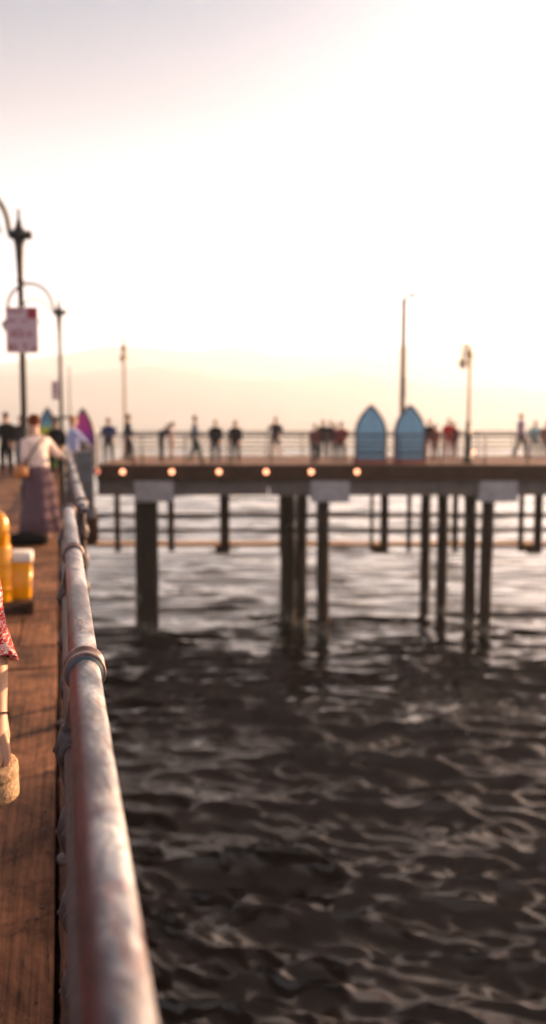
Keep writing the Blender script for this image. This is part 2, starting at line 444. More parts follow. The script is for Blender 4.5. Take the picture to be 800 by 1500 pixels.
    o['kind'] = 'structure'; o['label'] = 'dark choppy sea with pale reflections'
build_sea()

# ------------------------------------------------------------------ far hills
def build_hills(name, ridge, Y0, depth, seed, label):
    nx, ny = 260, 26
    px = np.linspace(-1500, 2300, nx)
    bm = B(); grid = []
    for j in range(ny):
        row = []; t = j / (ny - 1)
        for i in range(nx):
            p = px[i]
            ry = np.interp(p, [r[0] for r in ridge], [r[1] for r in ridge])
            topz = PY(p, ry, Y0 + depth * 0.5).z
            env = math.sin(PI * min(1, t * 1.0)) ** 0.8 if 0 < t < 1 else 0
            x = PY(p, 600, Y0 + depth * t).x
            nz = mnoise.fractal(Vector((x * 0.0022, (Y0 + depth * t) * 0.0022, seed)), 0.9, 2.1, 6)
            z = SEA_Z - 3 + (topz - SEA_Z) * env * (1 + 0.10 * nz) + 14 * nz * env
            row.append(bm.verts.new((x, Y0 + depth * t, z)))
        grid.append(row)
    for j in range(ny - 1):
        for i in range(nx - 1):
            bm.faces.new((grid[j][i], grid[j][i + 1], grid[j + 1][i + 1], grid[j + 1][i]))
    o = obj(name, bm, M['hill'], smooth=True); tag(o, label, kind='structure')
build_hills('hills', [(-1500, 540), (-300, 530), (0, 528), (100, 516), (150, 508), (185, 505), (250, 509), (350, 507), (400, 515), (450, 514), (500, 508),
                      (560, 505), (640, 506), (720, 514), (800, 520), (1200, 535), (2300, 560)], 3300, 1300, 2.0, 'hazy mountain ridge far across the bay')
build_hills('foothills', [(-1500, 560), (0, 545), (120, 552), (220, 540), (330, 548), (430, 556), (520, 545), (640, 560), (800, 566), (2300, 590)], 2500, 700, 9.0,
            'lower hazy foothills in front of the ridge')

# haze box
def build_haze():
    bm = B(); box(bm, -5600, 5600, -5600, 5600, SEA_Z - 30, 360)
    m = bpy.data.materials.new('sea_haze'); m.use_nodes = True
    nt = m.node_tree
    nt.nodes.remove(nt.nodes['Principled BSDF'])
    pv = nt.nodes.new('ShaderNodeVolumePrincipled')
    pv.inputs['Color'].default_value = (0.82, 0.89, 1.0, 1)
    pv.inputs['Density'].default_value = 0.00038
    pv.inputs['Anisotropy'].default_value = 0.35
    nt.links.new(pv.outputs[0], nt.nodes['Material Output'].inputs['Volume'])
    o = obj('haze', bm, m); tag(o, 'pale evening sea haze', kind='stuff')
build_haze()

# ------------------------------------------------------------------ near boardwalk (local frame: y along the rail, x to the right)
TH = math.atan(0.2335)
def near(x, y, z=0.0):
    c, s = math.cos(TH), math.sin(TH)
    return Vector((c * x - s * y, s * x + c * y, z))
RW = 0.037                                   # rail offset

def deck_planks():
    bm = B()
    rng = random.Random(4)
    # lengthwise planks near the camera, a cross board, then planks laid across
    w = 0.42; x = -0.052
    k = 0
    while x > -6.5:
        for (y0, y1) in ((-4.0, 6.02),):
            box(bm, x - w + 0.012, x, y0, y1, -0.06, 0.0 + rng.uniform(-0.002, 0.002), 0.006)
        x -= w; k += 1
    box(bm, -6.55, -0.052, 6.04, 6.62, -0.06, 0.002, 0.006)
    x = -0.052
    ws = [0.27, 0.30]
    i = 0
    while x > -6.5:
        ww = 0.28
        box(bm, x - ww + 0.012, x, 6.64, 7.6, -0.06, rng.uniform(-0.003, 0.003), 0.006)
        x -= ww
    y = 7.62
    while y < 34:
        hh = rng.uniform(0.24, 0.30)
        box(bm, -6.55, -0.052, y, y + hh - 0.014, -0.06, rng.uniform(-0.004, 0.004), 0.006)
        y += hh
    nv = len(bm.faces)
    for row in range(9):
        for px_ in (-0.10, -0.40, -0.52, -0.82):
            for d_ in (0, 0.05):
                bmesh.ops.create_cone(bm, cap_ends=True, segments=10, radius1=0.007, radius2=0.006, depth=0.003, matrix=Matrix.Translation((px_ + rng.uniform(-.01, .01), 1.1 + row * 0.61 + d_ * (1 if row % 2 else 0.6) + rng.uniform(-.01, .01), 0.0035)))
    bm.faces.ensure_lookup_table()
    for f_ in bm.faces[nv:]: f_.material_index = 1
    o = obj('boardwalk', bm, M['deck']); o.rotation_euler = (0, 0, TH); o.data.materials.append(M['fitting'])
    tag(o, 'reddish brown timber boardwalk of the near pier', kind='structure')
    bm = B()
    yy = -4.0
    while yy < 15.2:
        L = rng.uniform(1.6, 2.4)
        ye = min(yy + L - 0.03, 15.2); nn = int((ye - yy) / 0.05) + 2; zt_ = 0.005 + rng.uniform(-.006, .006); rows = []
        for q_ in range(nn + 1):
            y_ = yy + (ye - yy) * q_ / nn
            e_ = 0.010 * mnoise.noise(Vector((0, y_ * 5, 1))) + 0.006 * mnoise.noise(Vector((0, y_ * 19, 4)))
            d_ = 0.006 * mnoise.noise(Vector((3, y_ * 9, 4)))
            rows.append([bm.verts.new(c_) for c_ in ((-0.036 + e_, y_, -0.14), (-0.036 + e_, y_, zt_ - 0.022 + d_), (-0.018 + e_ + d_, y_, zt_ - 0.002 + d_), (0.0, y_, zt_ + d_ * .4), (0.15, y_, zt_), (0.15, y_, -0.14))])
        for q_ in range(nn):
            for r_ in range(6): bm.faces.new((rows[q_][r_], rows[q_ + 1][r_], rows[q_ + 1][(r_ + 1) % 6], rows[q_][(r_ + 1) % 6]))
        bm.faces.new(rows[0]); bm.faces.new(rows[-1][::-1])
        yy += L
    box(bm, -6.6, 0.13, -4, 34, -0.42, -0.15)
    box(bm, 0.085, 0.148, -4, 4.3, 0.012, 0.15, 0.008)  # mostly hidden toe board, added to shade the near deck
    bmesh.ops.recalc_face_normals(bm, faces=bm.faces)
    o = obj('deck_edge', bm, M['curb']); o.rotation_euler = (0, 0, TH)
    tag(o, 'dark worn edge timber under the railing', kind='structure')
    # projecting bay of the boardwalk further on
    bm = B()
    box(bm, 0.16, 0.62, 15.4, 34, -0.05, 0.0, 0.006); box(bm, 0.17, 0.60, 15.42, 34, -0.42, -0.052, 0.01)
    o = obj('boardwalk_bay', bm, M['timber']); o.rotation_euler = (0, 0, TH)
    tag(o, 'projecting timber bay of the near pier', kind='structure')
deck_planks()

ZR = [1.17 - 0.02925, 0.985, 0.82, 0.655, 0.49, 0.325]
RAD = 0.0292
def near_railing(y_posts, y0, y1, xoff, label, fine=True):
    t = empty('pipe_railing', (0, 0, 0), TH, label, 'railing')
    seg = 48 if fine else 20
    lx = xoff - (0.021 if fine else 0.0)
    zc = 1.17 - RAD
    bm = B(); n = max(2, int((y1 - y0) / 0.06)); pts = [(xoff + 0.0012 * math.sin(i * 0.11), y0 + (y1 - y0) * i / n, zc + 0.001 * math.sin(i * 0.07)) for i in range(n + 1)]
    sweep(bm, pts, RAD, seg); obj('top_rail', bm, M['pipe'], t, True)
    for z in ZR[1:]:
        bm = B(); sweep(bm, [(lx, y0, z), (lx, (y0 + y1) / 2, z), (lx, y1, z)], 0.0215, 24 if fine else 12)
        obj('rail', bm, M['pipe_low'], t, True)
    for y in y_posts:
        bm = B(); sweep(bm, [(lx, y, 0.0), (lx, y, zc - 0.12), (xoff, y, zc - 0.02), (xoff, y, zc)], 0.0225, 20)
        lathe(bm, [(0.062, 0.006), (0.062, 0.016), (0.034, 0.02), (0.034, 0.05), (0.024, 0.054)], 20, (lx, y, 0))
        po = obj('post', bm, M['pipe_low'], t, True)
        # collar on the handrail
        bm = B()
        prof = [(RAD + .0005, -0.034), (RAD + 0.0085, -0.034), (RAD + 0.0105, -0.030), (RAD + 0.0105, -0.020), (RAD + 0.006, -0.016),
                (RAD + 0.006, 0.016), (RAD + 0.0105, 0.020), (RAD + 0.0105, 0.030), (RAD + 0.0085, 0.034), (RAD + .0005, 0.034)]
        rings = []
        sg = 40
        for r, yy in prof:
            rings.append([bm.verts.new((xoff + r * math.cos(2 * PI * k / sg), y + yy, zc + r * math.sin(2 * PI * k / sg))) for k in range(sg)])
        for i in range(len(rings) - 1):
            for k in range(sg): bm.faces.new((rings[i][k], rings[i][(k + 1) % sg], rings[i + 1][(k + 1) % sg], rings[i + 1][k]))
        bm.faces.new(rings[0]); bm.faces.new(rings[-1][::-1])
        bmesh.ops.recalc_face_normals(bm, faces=bm.faces)
        c = obj('collar', bm, M['collar'], t, True)
        bm = B(); sweep(bm, [(xoff, y - 0.0375, zc), (xoff, y - 0.0345, zc)], RAD + 0.0055, 32)
        obj('gasket', bm, M['gasket'], c, True)
        for z in ZR[1:]:
            bm = B()
            sweep(bm, [(lx, y - 0.046, z), (lx, y - 0.044, z), (lx, y - 0.032, z), (lx, y - 0.024, z), (lx, y + 0.024, z), (lx, y + 0.032, z), (lx, y + 0.044, z), (lx, y + 0.046, z)],
                  [0.024, 0.031, 0.031, 0.028, 0.028, 0.031, 0.031, 0.024], 24)
            sweep(bm, [(lx, y, z - 0.046), (lx, y, z - 0.03), (lx, y, z), (lx, y, z + 0.03), (lx, y, z + 0.046)], [0.026, 0.033, 0.040, 0.033, 0.026], 24)
            bmesh.ops.create_icosphere(bm, subdivisions=2, radius=0.007, matrix=Matrix.Translation((lx - 0.036, y, z)))
            obj('fitting', bm, M['fitting'], t, True)
    return t
sp0 = 1.547
near_railing([0.2, 1.754, 1.754 + sp0, 1.754 + 2 * sp0], -1.4, 1.754 + 2 * sp0 + 0.05, RW, 'worn galvanised pipe railing running from the near edge of the photo')
near_railing([5.25 + 1.45 * k for k in range(7)], 5.0, 14.1, RW + 0.075, 'sunlit continuation of the pipe railing towards the woman', False)
near_railing([15.6 + 2.0 * k for k in range(9)], 15.5, 32.0, 0.52, 'distant pipe railing along the projecting bay', False)
# return of the railing where the bay steps out: grey cabinet
t = empty('equipment_cabinet', near(0.38, 15.2), TH, 'dark grey panelled cabinet standing at the corner where the pier steps out', 'cabinet')
bm = B(); box(bm, -0.15, 0.15, -0.14, 0.14, 0.02, 1.06, 0.012); obj('body', bm, M['grey_panel'], t)
bm = B(); box(bm, -0.165, 0.165, -0.155, 0.155, 1.06, 1.10, 0.01); obj('lid', bm, M['grey_panel'], t)
bm = B(); box(bm, -0.12, 0.12, -0.152, -0.142, 0.10, 0.52, 0.003); box(bm, -0.12, 0.12, -0.152, -0.142, 0.56, 1.0, 0.003); obj('door', bm, M['grey_panel'], t)
bm = B(); box(bm, -0.145, 0.17, -0.17, 0.2, -0.42, 0.018, 0.01); obj('base', bm, M['timber'], t)

# ------------------------------------------------------------------ far pier
Y1 = 32.9; Y2 = 40.4
def PX(px, Y=Y1): return PY(px, 680, Y).x
pier = empty('pier', (0, Y1, 0), 0, 'long timber pier on piles crossing the picture', 'pier')
X0, X1 = PX(141), 26.0
rng = random.Random(2)
bm = B()
x = X0
while x < X1:
    wdt = 0.3
    box(bm, x, x + wdt - 0.012, 0.0, Y2 - Y1, -0.08, rng.uniform(-.004, .004)); x += wdt
obj('deck', bm, M['deck_far'], pier)
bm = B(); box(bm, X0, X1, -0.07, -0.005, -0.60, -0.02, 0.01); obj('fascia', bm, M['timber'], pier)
bm = B()
x = X0
while x < X1:
    box(bm, x + 0.01, min(x + 6.2, X1), 0.12, 0.42, -1.14, -0.602, 0.01); x += 6.22
obj('edge_beam', bm, M['beam'], pier)
for yy in (2.4, 4.6, 6.9):
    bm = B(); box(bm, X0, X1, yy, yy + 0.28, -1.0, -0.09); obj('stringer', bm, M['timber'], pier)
# bents: caps and rows of piles
bents = [225, 484, 731, 985, 1235, 1480]
drift = -0.2335
for bi, bp in enumerate(bents):
    cx = PX(bp)
    bm = B(); box(bm, cx - 0.70, cx + 0.70, -0.06, 0.62, -1.36, -0.607, 0.02)
    obj('pile_cap', bm, M['cap'], pier)
    offs = [(0.05, 0.0), (1.9, 0.0), (4.2, 0.0), (6.4, 0.0)]
    if bi == 0: offs = [(0.15, -0.1), (0.75, -0.28), (4.2, 0.1), (6.4, 0.0)]
    if bi == 1: offs = [(0.15, -0.20), (1.5, -0.62), (2.0, -0.97), (3.9, -0.61), (6.6, 0.0)]
    if bi == 2: offs = [(0.15, -0.2), (1.1, -0.42), (3.8, -0.32), (6.3, -0.02)]
    for (oy, ox) in offs:
        px_ = cx + ox + drift * oy * (1.0 if bi < 3 else 1.0)
        r0 = 0.225 + 0.015 * rng.random()
        pts = []; rad = []
        lean = rng.uniform(-0.03, 0.03)
        for k in range(12):
            z = -1.1 - k * 0.75
            pts.append((px_ + lean * k / 4 + rng.uniform(-.012, .012), oy + 0.35, z)); rad.append(r0 * (1 + 0.05 * math.sin(k * 2.1 + bp)))
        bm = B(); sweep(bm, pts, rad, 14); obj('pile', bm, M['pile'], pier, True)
    bm = B()
    sweep(bm, [(cx + drift * 0.3, 0.4, -1.25), (cx + drift * 6.6, 6.9, -1.25)], 0.17, 4); obj('cross_beam', bm, M['timber'], pier)

# lower walkway hung beyond the piles
YW = 39.6
wk = empty('lower_walkway', (0, YW, 0), 0, 'low fishing walkway hung under the long pier', 'walkway')
zf = PY(400, 798, YW).z
bm = B(); 
x = PX(100, YW)
while x < X1 + 6:
    box(bm, x, x + 3.58, 0, 0.9, zf - 0.10, zf + 0.03, 0.01); x += 3.6
obj('floor', bm, M['walk'], wk)
for py_, r_ in ((755, 0.10), (777, 0.085)):
    zz = PY(400, py_, YW).z
    bm = B(); box(bm, PX(100, YW), X1 + 6, -0.03, 0.05, zz - r_, zz + r_, 0.008); obj('rail', bm, M['timber'], wk)
for i, (px_, wd) in enumerate([(112, .1), (171, .1), (250, .11), (329, .17), (413, .1), (470, .08), (545, .06), (564, .14), (600, .08), (668, .1), (765, .09), (790, .15), (868, .1), (948, .1), (1028, .15), (1110, .1), (1190, .1), (1270, .15)]):
    cx = PX(px_, YW); bm = B()
    box(bm, cx - wd * 1.25, cx + wd * 1.25, -0.14, -0.035, zf - 0.30, -1.05, 0.012); obj('post', bm, M['timber'], wk)
    if wd >= .14:
        bm = B(); box(bm, cx - 0.42, cx + 0.2, -0.1, 0.8, zf - 0.38, zf - 0.11, 0.02); obj('bearer', bm, M['timber'], wk)

# railings of the long pier
def far_railing(Yr, label, x0, x1, dz=0):
    t = empty('pier_railing', (0, Yr, 0), 0, label, 'railing', None)
    H = 1.06
    for i, z in enumerate((H, 0.88, 0.70, 0.52, 0.34, 0.17)):
        bm = B(); r = 0.035 if i == 0 else 0.02
        sweep(bm, [(x0, 0, z), (x1, 0, z)], r, 8); obj('top_rail' if i == 0 else 'rail', bm, M['far_rail'], t, True)
    x = x0 + 0.1
    n = 0
    while x < x1 and n < 95:
        bm = B(); sweep(bm, [(x, 0, 0), (x, 0, H + 0.02)], 0.028, 8); obj('post', bm, M['far_rail'], t, True); x += 1.55; n += 1
    return t
far_railing(Y1 + 0.12, 'dark pipe railing along the near edge of the long pier', X0, X1)
far_railing(Y2 - 0.15, 'dark pipe railing along the far edge of the long pier', X0 - 0.2, X1)

# small lamps on the fascia
lt0 = empty('deck_light', (0, 0, 0), 0)
bm = B(); sweep(bm, [(0, -0.02, 0), (0, -0.05, 0), (0, -0.06, 0)], [0.085, 0.085, 0.07], 20); obj('housing', bm, M['lamp_dark'], lt0, True)
bm = B(); bmesh.ops.create_uvsphere(bm, u_segments=16, v_segments=8, radius=0.085)
for v in bm.verts: v.co.y = v.co.y * 0.6 - 0.065
obj('glow_ball', bm, M['lamp_glint_glow'], lt0, True)
ordn = ['leftmost of the row', 'left of the middle, second along', 'third from the left', 'under the lone walker in shorts', 'under the left end of the crowd', 'just left of under the first blue arch']
for i, px_ in enumerate((180, 252, 321, 390, 456, 523)):
    o = lt0 if i == 0 else copy_tree(lt0)
    o.location = (PY(px_, 691, Y1 - .1).x, Y1 - 0.07, PY(px_, 691, Y1 - .1).z)
    tag(o, 'small round glowing lamp on the pier fascia, ' + ordn[i], 'lamp', 'small lamps along the pier fascia')

# pointed boards
def arch_outline(w, h, sh=0.53, n=10, inset=0.0):
    hw = w / 2 - inset; pts = [(-hw, inset), (hw, inset)]
    for k in range(n + 1):
        t = k / n
        z = h * sh + (h - inset * 1.6 - h * sh) * t
        pts.append((hw * math.cos(t * PI / 2) ** 0.82 if t < 1 else 0, z))
    for k in range(n - 1, -1, -1):
        t = k / n; z = h * sh + (h - inset * 1.6 - h * sh) * t
        pts.append((-hw * math.cos(t * PI / 2) ** 0.82, z))
    return pts
def pointed_board(loc, w, h, face, edge, label, rz=0, group=None, thick=0.16):
    t = empty('arched_board', loc, rz, label, 'sign board', group)
    bm = B(); prism(bm, arch_outline(w, h), 0, thick); obj('frame', bm, edge, t)
    bm = B(); prism(bm, arch_outline(w, h, inset=0.085), -0.02, -0.003); obj('panel', bm, face, t)
    bm = B(); box(bm, -w / 2 - 0.05, w / 2 + 0.05, -0.06, thick + 0.06, -0.0, 0.14, 0.01); obj('base', bm, M['board_red'], t)
    bm = B(); box(bm, -w / 2 + 0.03, w / 2 - 0.03, -0.035, -0.022, h * 0.30, h * 0.32); box(bm, -w / 2 + 0.03, w / 2 - 0.03, -0.035, -0.022, h * 0.16, h * 0.18)
    obj('batten', bm, M['board_edge'], t)
    return t
YB = 33.7
for px_, lb in ((543, 'left one of the two blue pointed arch boards on the long pier'), (600, 'right one of the two blue pointed arch boards, with a lamp pole rising behind it')):
    pointed_board((PX(px_, YB), YB, 0), 1.17, PY(px_, 592, YB).z, M['board_blue'], M['board_edge'], lb, group='pair of blue arch boards')
yb = 27.0
mp = board_multi('purple_magenta_paint', [(0.3, (0.10, 0.10, 0.36)), (0.55, (0.20, 0.05, 0.36)), (0.75, (0.5, 0.03, 0.30)), (0.95, (0.62, 0.05, 0.28))], 1.9)
c0 = PY(121, 597, yb)
pointed_board((c0.x, yb, 0), 0.74, c0.z, mp, M['board_edge'], 'pointed board painted magenta and purple, left of the long pier', rz=R(-6))
mg = board_multi('blue_yellow_green_paint', [(0.3, (0.3, 0.6, 0.05)), (0.55, (0.85, 0.5, 0.02)), (0.72, (0.5, 0.6, 0.05)), (0.86, (0.08, 0.33, 0.55))], 1.9)
c1 = PY(69, 596, yb + 1)
pointed_board((c1.x, yb + 1, 0), 0.72, c1.z, mg, M['board_edge'], 'pointed board painted blue, yellow and green, behind the woman', rz=R(-3))
# table-like grey canopy between them
t = empty('awning', PY(92, 612, 25.5) - Vector((0, 0, 0)), 0, 'small flat grey awning beside the magenta pointed board', 'awning')
zt = t.location.z
bm = B(); box(bm, -0.42, 0.36, -0.3, 0.3, -0.03, 0.05, 0.02); obj('roof', bm, M['lamp_pale'], t)
for sx_ in (-0.3, 0.28):
    bm = B(); sweep(bm, [(sx_, 0, -zt), (sx_, 0, -0.03)], 0.02, 8); obj('post', bm, M['lamp_tan'], t)

# ------------------------------------------------------------------ lamps
def ornate_lamp(base, H, pole_mat, arm_dir, label, pole_r=0.056, dark_head=True, arm=True, group=None, scale=1.0, Rr=0.63):
    """pole with a finial, ring bracket and a big arched gooseneck carrying a lantern"""
    t = empty('street_lamp', base, 0, label, 'street lamp', group)
    head = M['lamp_dark'] if dark_head else pole_mat
    zb = H - 0.42                              # bracket height
    bm = B(); lathe(bm, [(0.13, 0), (0.13, 0.05), (0.10, 0.10), (0.085, 0.45), (0.095, 0.50), (pole_r * 1.15, 0.56), (pole_r, 1.0), (pole_r * 0.8, zb - 0.75), (pole_r * 1.3, zb - 0.72), (pole_r * 0.9, zb - 0.68), (pole_r * 1.3, zb - 0.2), (pole_r * 1.7, zb - 0.08)], 20)
    obj('pole', bm, pole_mat, t, True)
    bm = B(); lathe(bm, [(pole_r * 1.7, zb - 0.078), (0.11, zb - 0.06), (0.125, zb + 0.0), (0.11, zb + 0.07), (0.07, zb + 0.11), (0.05, zb + 0.16), (0.05, zb + 0.2), (0.03, zb + 0.24), (0.022, zb + 0.36), (0.03, zb + 0.385), (0.004, zb + 0.42)], 20)
    obj('finial', bm, head, t, True)
    a = arm_dir; dx, dy = math.cos(a), math.sin(a)
    bm = B()
    sweep(bm, [(dx * 0.05, dy * 0.05, zb - 0.02), (dx * 0.13, dy * 0.13, zb + 0.0), (dx * 0.165, dy * 0.165, zb + 0.08)], [0.07, 0.065, 0.04], 10)
    sweep(bm, [(-dx * 0.05, -dy * 0.05, zb), (-dx * 0.16, -dy * 0.16, zb), (-dx * 0.2, -dy * 0.2, zb)], [0.06, 0.07, 0.07], 10)
    obj('bracket', bm, head, t, True)
    if arm:
        bm = B(); pts = []
        c0 = 0.165 + Rr
        for k in range(33):
            th = PI * k / 32
            rad = c0 - Rr * math.cos(th); pts.append((dx * rad, dy * rad, zb + 0.08 + Rr * math.sin(th) * 1.12))
        for k in range(1, 4): pts.append((dx * (c0 + Rr), dy * (c0 + Rr), zb + 0.08 - k * 0.1))
        sweep(bm, pts, 0.042, 10); obj('arm', bm, M['lamp_pale'], t, True)
        bm = B(); pts = []
        for k in range(29):
            th = PI * 2 * k / 28 * 0.86; rr = Rr * (0.60 - 0.12 * k / 28)
            pts.append((dx * (c0 - 0.12 - rr * math.cos(th)), dy * (c0 - 0.12 - rr * math.cos(th)), zb + 0.02 + rr * math.sin(th)))
        sweep(bm, pts, 0.022, 8); obj('scroll', bm, M['lamp_pale'], t, True)
        lx, ly = dx * (c0 + Rr), dy * (c0 + Rr)
        bm = B(); lathe(bm, [(0.02, -0.22), (0.06, -0.26), (0.20, -0.40), (0.21, -0.43), (0.19, -0.43)], 20, (lx, ly, zb + 0.08)); la = obj('lantern', bm, head, t, True)
        bm = B(); lathe(bm, [(0.14, -0.432), (0.15, -0.48), (0.13, -0.56), (0.06, -0.62), (0.01, -0.63)], 20, (lx, ly, zb + 0.08)); obj('globe', bm, M['white'], la, True)
    return t
# near lamp, with the sign
def lampbase(px, pytop, Y, ):
    tp = PY(px, pytop, Y); return Vector((tp.x, Y, 0)), tp.z
b1, H1 = lampbase(33, 305, 15.0)
b1.x = PY(33, 520, 15.0).x
lamp1 = ornate_lamp(b1, H1, M['lamp_dark'], PI, 'nearest dark lamp post, with the notice board on its pole')
b2, H2 = lampbase(86, 435, 25.7)
lamp2 = ornate_lamp(b2, H2, M['lamp_dark'], PI, 'second dark lamp post, its pale arch visible left of it')
b3, H3 = lampbase(181, 495, 38.5)
ornate_lamp(b3, H3, M['lamp_tan'], R(100), 'tan lamp post at the left end of the long pier', dark_head=False, Rr=0.4)
b4, H4 = lampbase(690, 503, 38.5); b4.z = 0
b4, H4 = lampbase(689, 503, 34.0)
l4 = ornate_lamp(b4, H4, M['lamp_tan'], R(238), 'tan lamp post with a hanging lantern, right of the blue boards', dark_head=False, Rr=0.26, pole_r=0.06)
bm = B(); lathe(bm, [(0.19, 0.0), (0.19, 0.12), (0.14, 0.2), (0.125, 0.95), (0.15, 1.0), (0.15, 1.06), (0.10, 1.12), (0.095, 1.5), (0.07, 1.55)], 20); obj('pedestal', bm, M['lamp_dark'], l4, True)
bm = B(); bmesh.ops.create_uvsphere(bm, u_segments=16, v_segments=10, radius=0.055, matrix=Matrix.Translation((0.2, -0.12, 0.42)))
obj('glow_ball', bm, M['lamp_glint_glow'], l4, True)  # glowing ball added for a bright glint, no lamp known here
# plain tall pole
b5, H5 = lampbase(592, 437, 38.0)
t = empty('tall_lamp', b5, 0, 'tallest pole with a short arm to the right, rising behind the right blue board', 'street lamp')
bm = B(); lathe(bm, [(0.14, 0), (0.13, 0.4), (0.12, 1.0), (0.10, H5)], 16); obj('pole', bm, simple('pale_pole', (0.09, 0.065, 0.045), 0.7), t, True)
zz = PY(592, 552, 38).z; z2 = PY(592, 582, 38).z
bm = B(); box(bm, -0.10, 0.10, -0.12, 0.12, z2, zz, 0.02); obj('control_box', bm, M['lamp_dark'], t)
bm = B(); sweep(bm, [(0, 0, H5 - 0.3), (0.02, 0, H5), (0.12, 0, H5 + 0.12), (0.28, 0, H5 + 0.14)], 0.05, 8); obj('arm', bm, M['lamp_pale'], t, True)
bm = B(); sweep(bm, [(0.26, 0, H5 + 0.14), (0.32, 0, H5 + 0.13), (0.46, 0, H5 + 0.09)], [0.09, 0.16, 0.10], 10, flat=0.7); obj('lamp_head', bm, M['lamp_tan'], t, True)
# slender mast far left
t5 = PY(101, 538, 40); bm = B(); lathe(bm, [(0.05, 0), (0.03, t5.z)], 10, (t5.x, 40, 0)); lathe(bm, [(0.09, 0), (0.09, 0.1), (0.05, 0.12)], 12, (t5.x, 40, 0))
tag(obj('mast', bm, M['lamp_pale'], None, True), 'thin pale mast between the two left lamp posts and the tan one', 'mast')

# notice on lamp 1 (top-level: hangs from the pole)
YS = 14.93
s0 = PY(8, 450, YS); s1 = PY(57, 517, YS)
sw, shh = s1.x - s0.x, s0.z - s1.z
t = empty('notice_sign', ((s0.x + s1.x) / 2, YS, (s0.z + s1.z) / 2), 0, 'pale square notice with worn dark red lettering fixed to the nearest lamp post', 'sign')
sign_mat = simple('faded_sign_face', (0.52, 0.40, 0.47), 0.6, var=0.06)
sign_red = simple('sign_red', (0.30, 0.03, 0.05), 0.6, var=0.2)
bm = B(); box(bm, -sw / 2, sw / 2, -0.016, 0.0, -shh / 2, shh / 2, 0.004); obj('plate', bm, sign_mat, t)
rs = random.Random(5)
def textrow(x0, x1, z0, z1, cw):
    x = x0; bm = B()
    while x < x1 - cw * 0.6:
        wdt = cw * rs.uniform(0.7, 1.0); st = cw * 0.3
        kind = rs.randrange(4)
        box(bm, x, x + st, -0.0185, -0.0165, z0, z1)
        if kind in (0, 2): box(bm, x + st + .001, x + wdt, -0.0185, -0.0165, z1 - st, z1)
        if kind in (0, 1, 3): box(bm, x + st + .001, x + wdt, -0.0185, -0.0165, (z0 + z1) / 2 - st / 2, (z0 + z1) / 2 + st / 2)
        if kind in (1, 2): box(bm, x + st + .001, x + wdt, -0.0185, -0.0165, z0, z0 + st)
        if kind == 3: box(bm, x + wdt - st, x + wdt, -0.0185, -0.0165, z0, (z0 + z1) / 2 - st)
        x += wdt + cw * 0.22
    obj('lettering', bm, sign_red, t)
h2 = shh / 2; w2 = sw / 2
textrow(-w2 * 0.95, w2 * 0.15, h2 * 0.78, h2 * 0.93, 0.035)
bm = B(); box(bm, w2 * 0.36, w2 * 0.98, -0.0185, -0.0165, h2 * 0.50, h2 * 0.96); obj('red_panel', bm, sign_red, t)
textrow(-w2 * 0.9, -w2 * 0.35, h2 * 0.35, h2 * 0.46, 0.03); textrow(0, w2 * 0.35, h2 * 0.33, h2 * 0.44, 0.03)
textrow(-w2 * 0.65, w2 * 0.22, -h2 * 0.30, h2 * 0.02, 0.065); textrow(w2 * 0.38, w2 * 0.8, -h2 * 0.30, h2 * 0.0, 0.065)
textrow(-w2 * 0.85, -w2 * 0.1, -h2 * 0.86, -h2 * 0.6, 0.07); textrow(w2 * 0.1, w2 * 0.42, -h2 * 0.86, -h2 * 0.6, 0.07); textrow(w2 * 0.6, w2 * 0.95, -h2 * 0.92, -h2 * 0.7, 0.05)
bm = B(); box(bm, -0.06, 0.06, 0.001, 0.03, h2 * 0.5, h2 * 0.62); box(bm, -0.06, 0.06, 0.001, 0.03, -h2 * 0.62, -h2 * 0.5); obj('clamp', bm, M['lamp_dark'], t)
# small notice on lamp 2
s = PY(82, 572, 25.6)
t = empty('small_notice', (s.x, 25.6, s.z), 0, 'small pale notice on the second lamp post', 'sign')
bm = B(); box(bm, -0.11, 0.07, -0.012, 0, -0.26, 0.26, 0.003); obj('plate', bm, sign_mat, t)
bm = B(); box(bm, -0.08, 0.04, -0.0145, -0.0125, 0.14, 0.2); box(bm, -0.08, 0.04, -0.0145, -0.0125, 0.02, 0.06); box(bm, -0.08, 0.03, -0.0145, -0.0125, -0.1, -0.06); obj('lettering', bm, sign_red, t)

# ------------------------------------------------------------------ people
cloth_cache = {}
def cloth(c):
    k = tuple(round(x, 3) for x in c)
    if k not in cloth_cache: cloth_cache[k] = simple('cloth', c, 0.9, var=0.15, scale=20)
    return cloth_cache[k]
skins = [M['skin'], simple('skin_tan', (0.33, 0.17, 0.10), 0.5, var=0.08), simple('skin_pale', (0.6, 0.36, 0.27), 0.5, var=0.08)]

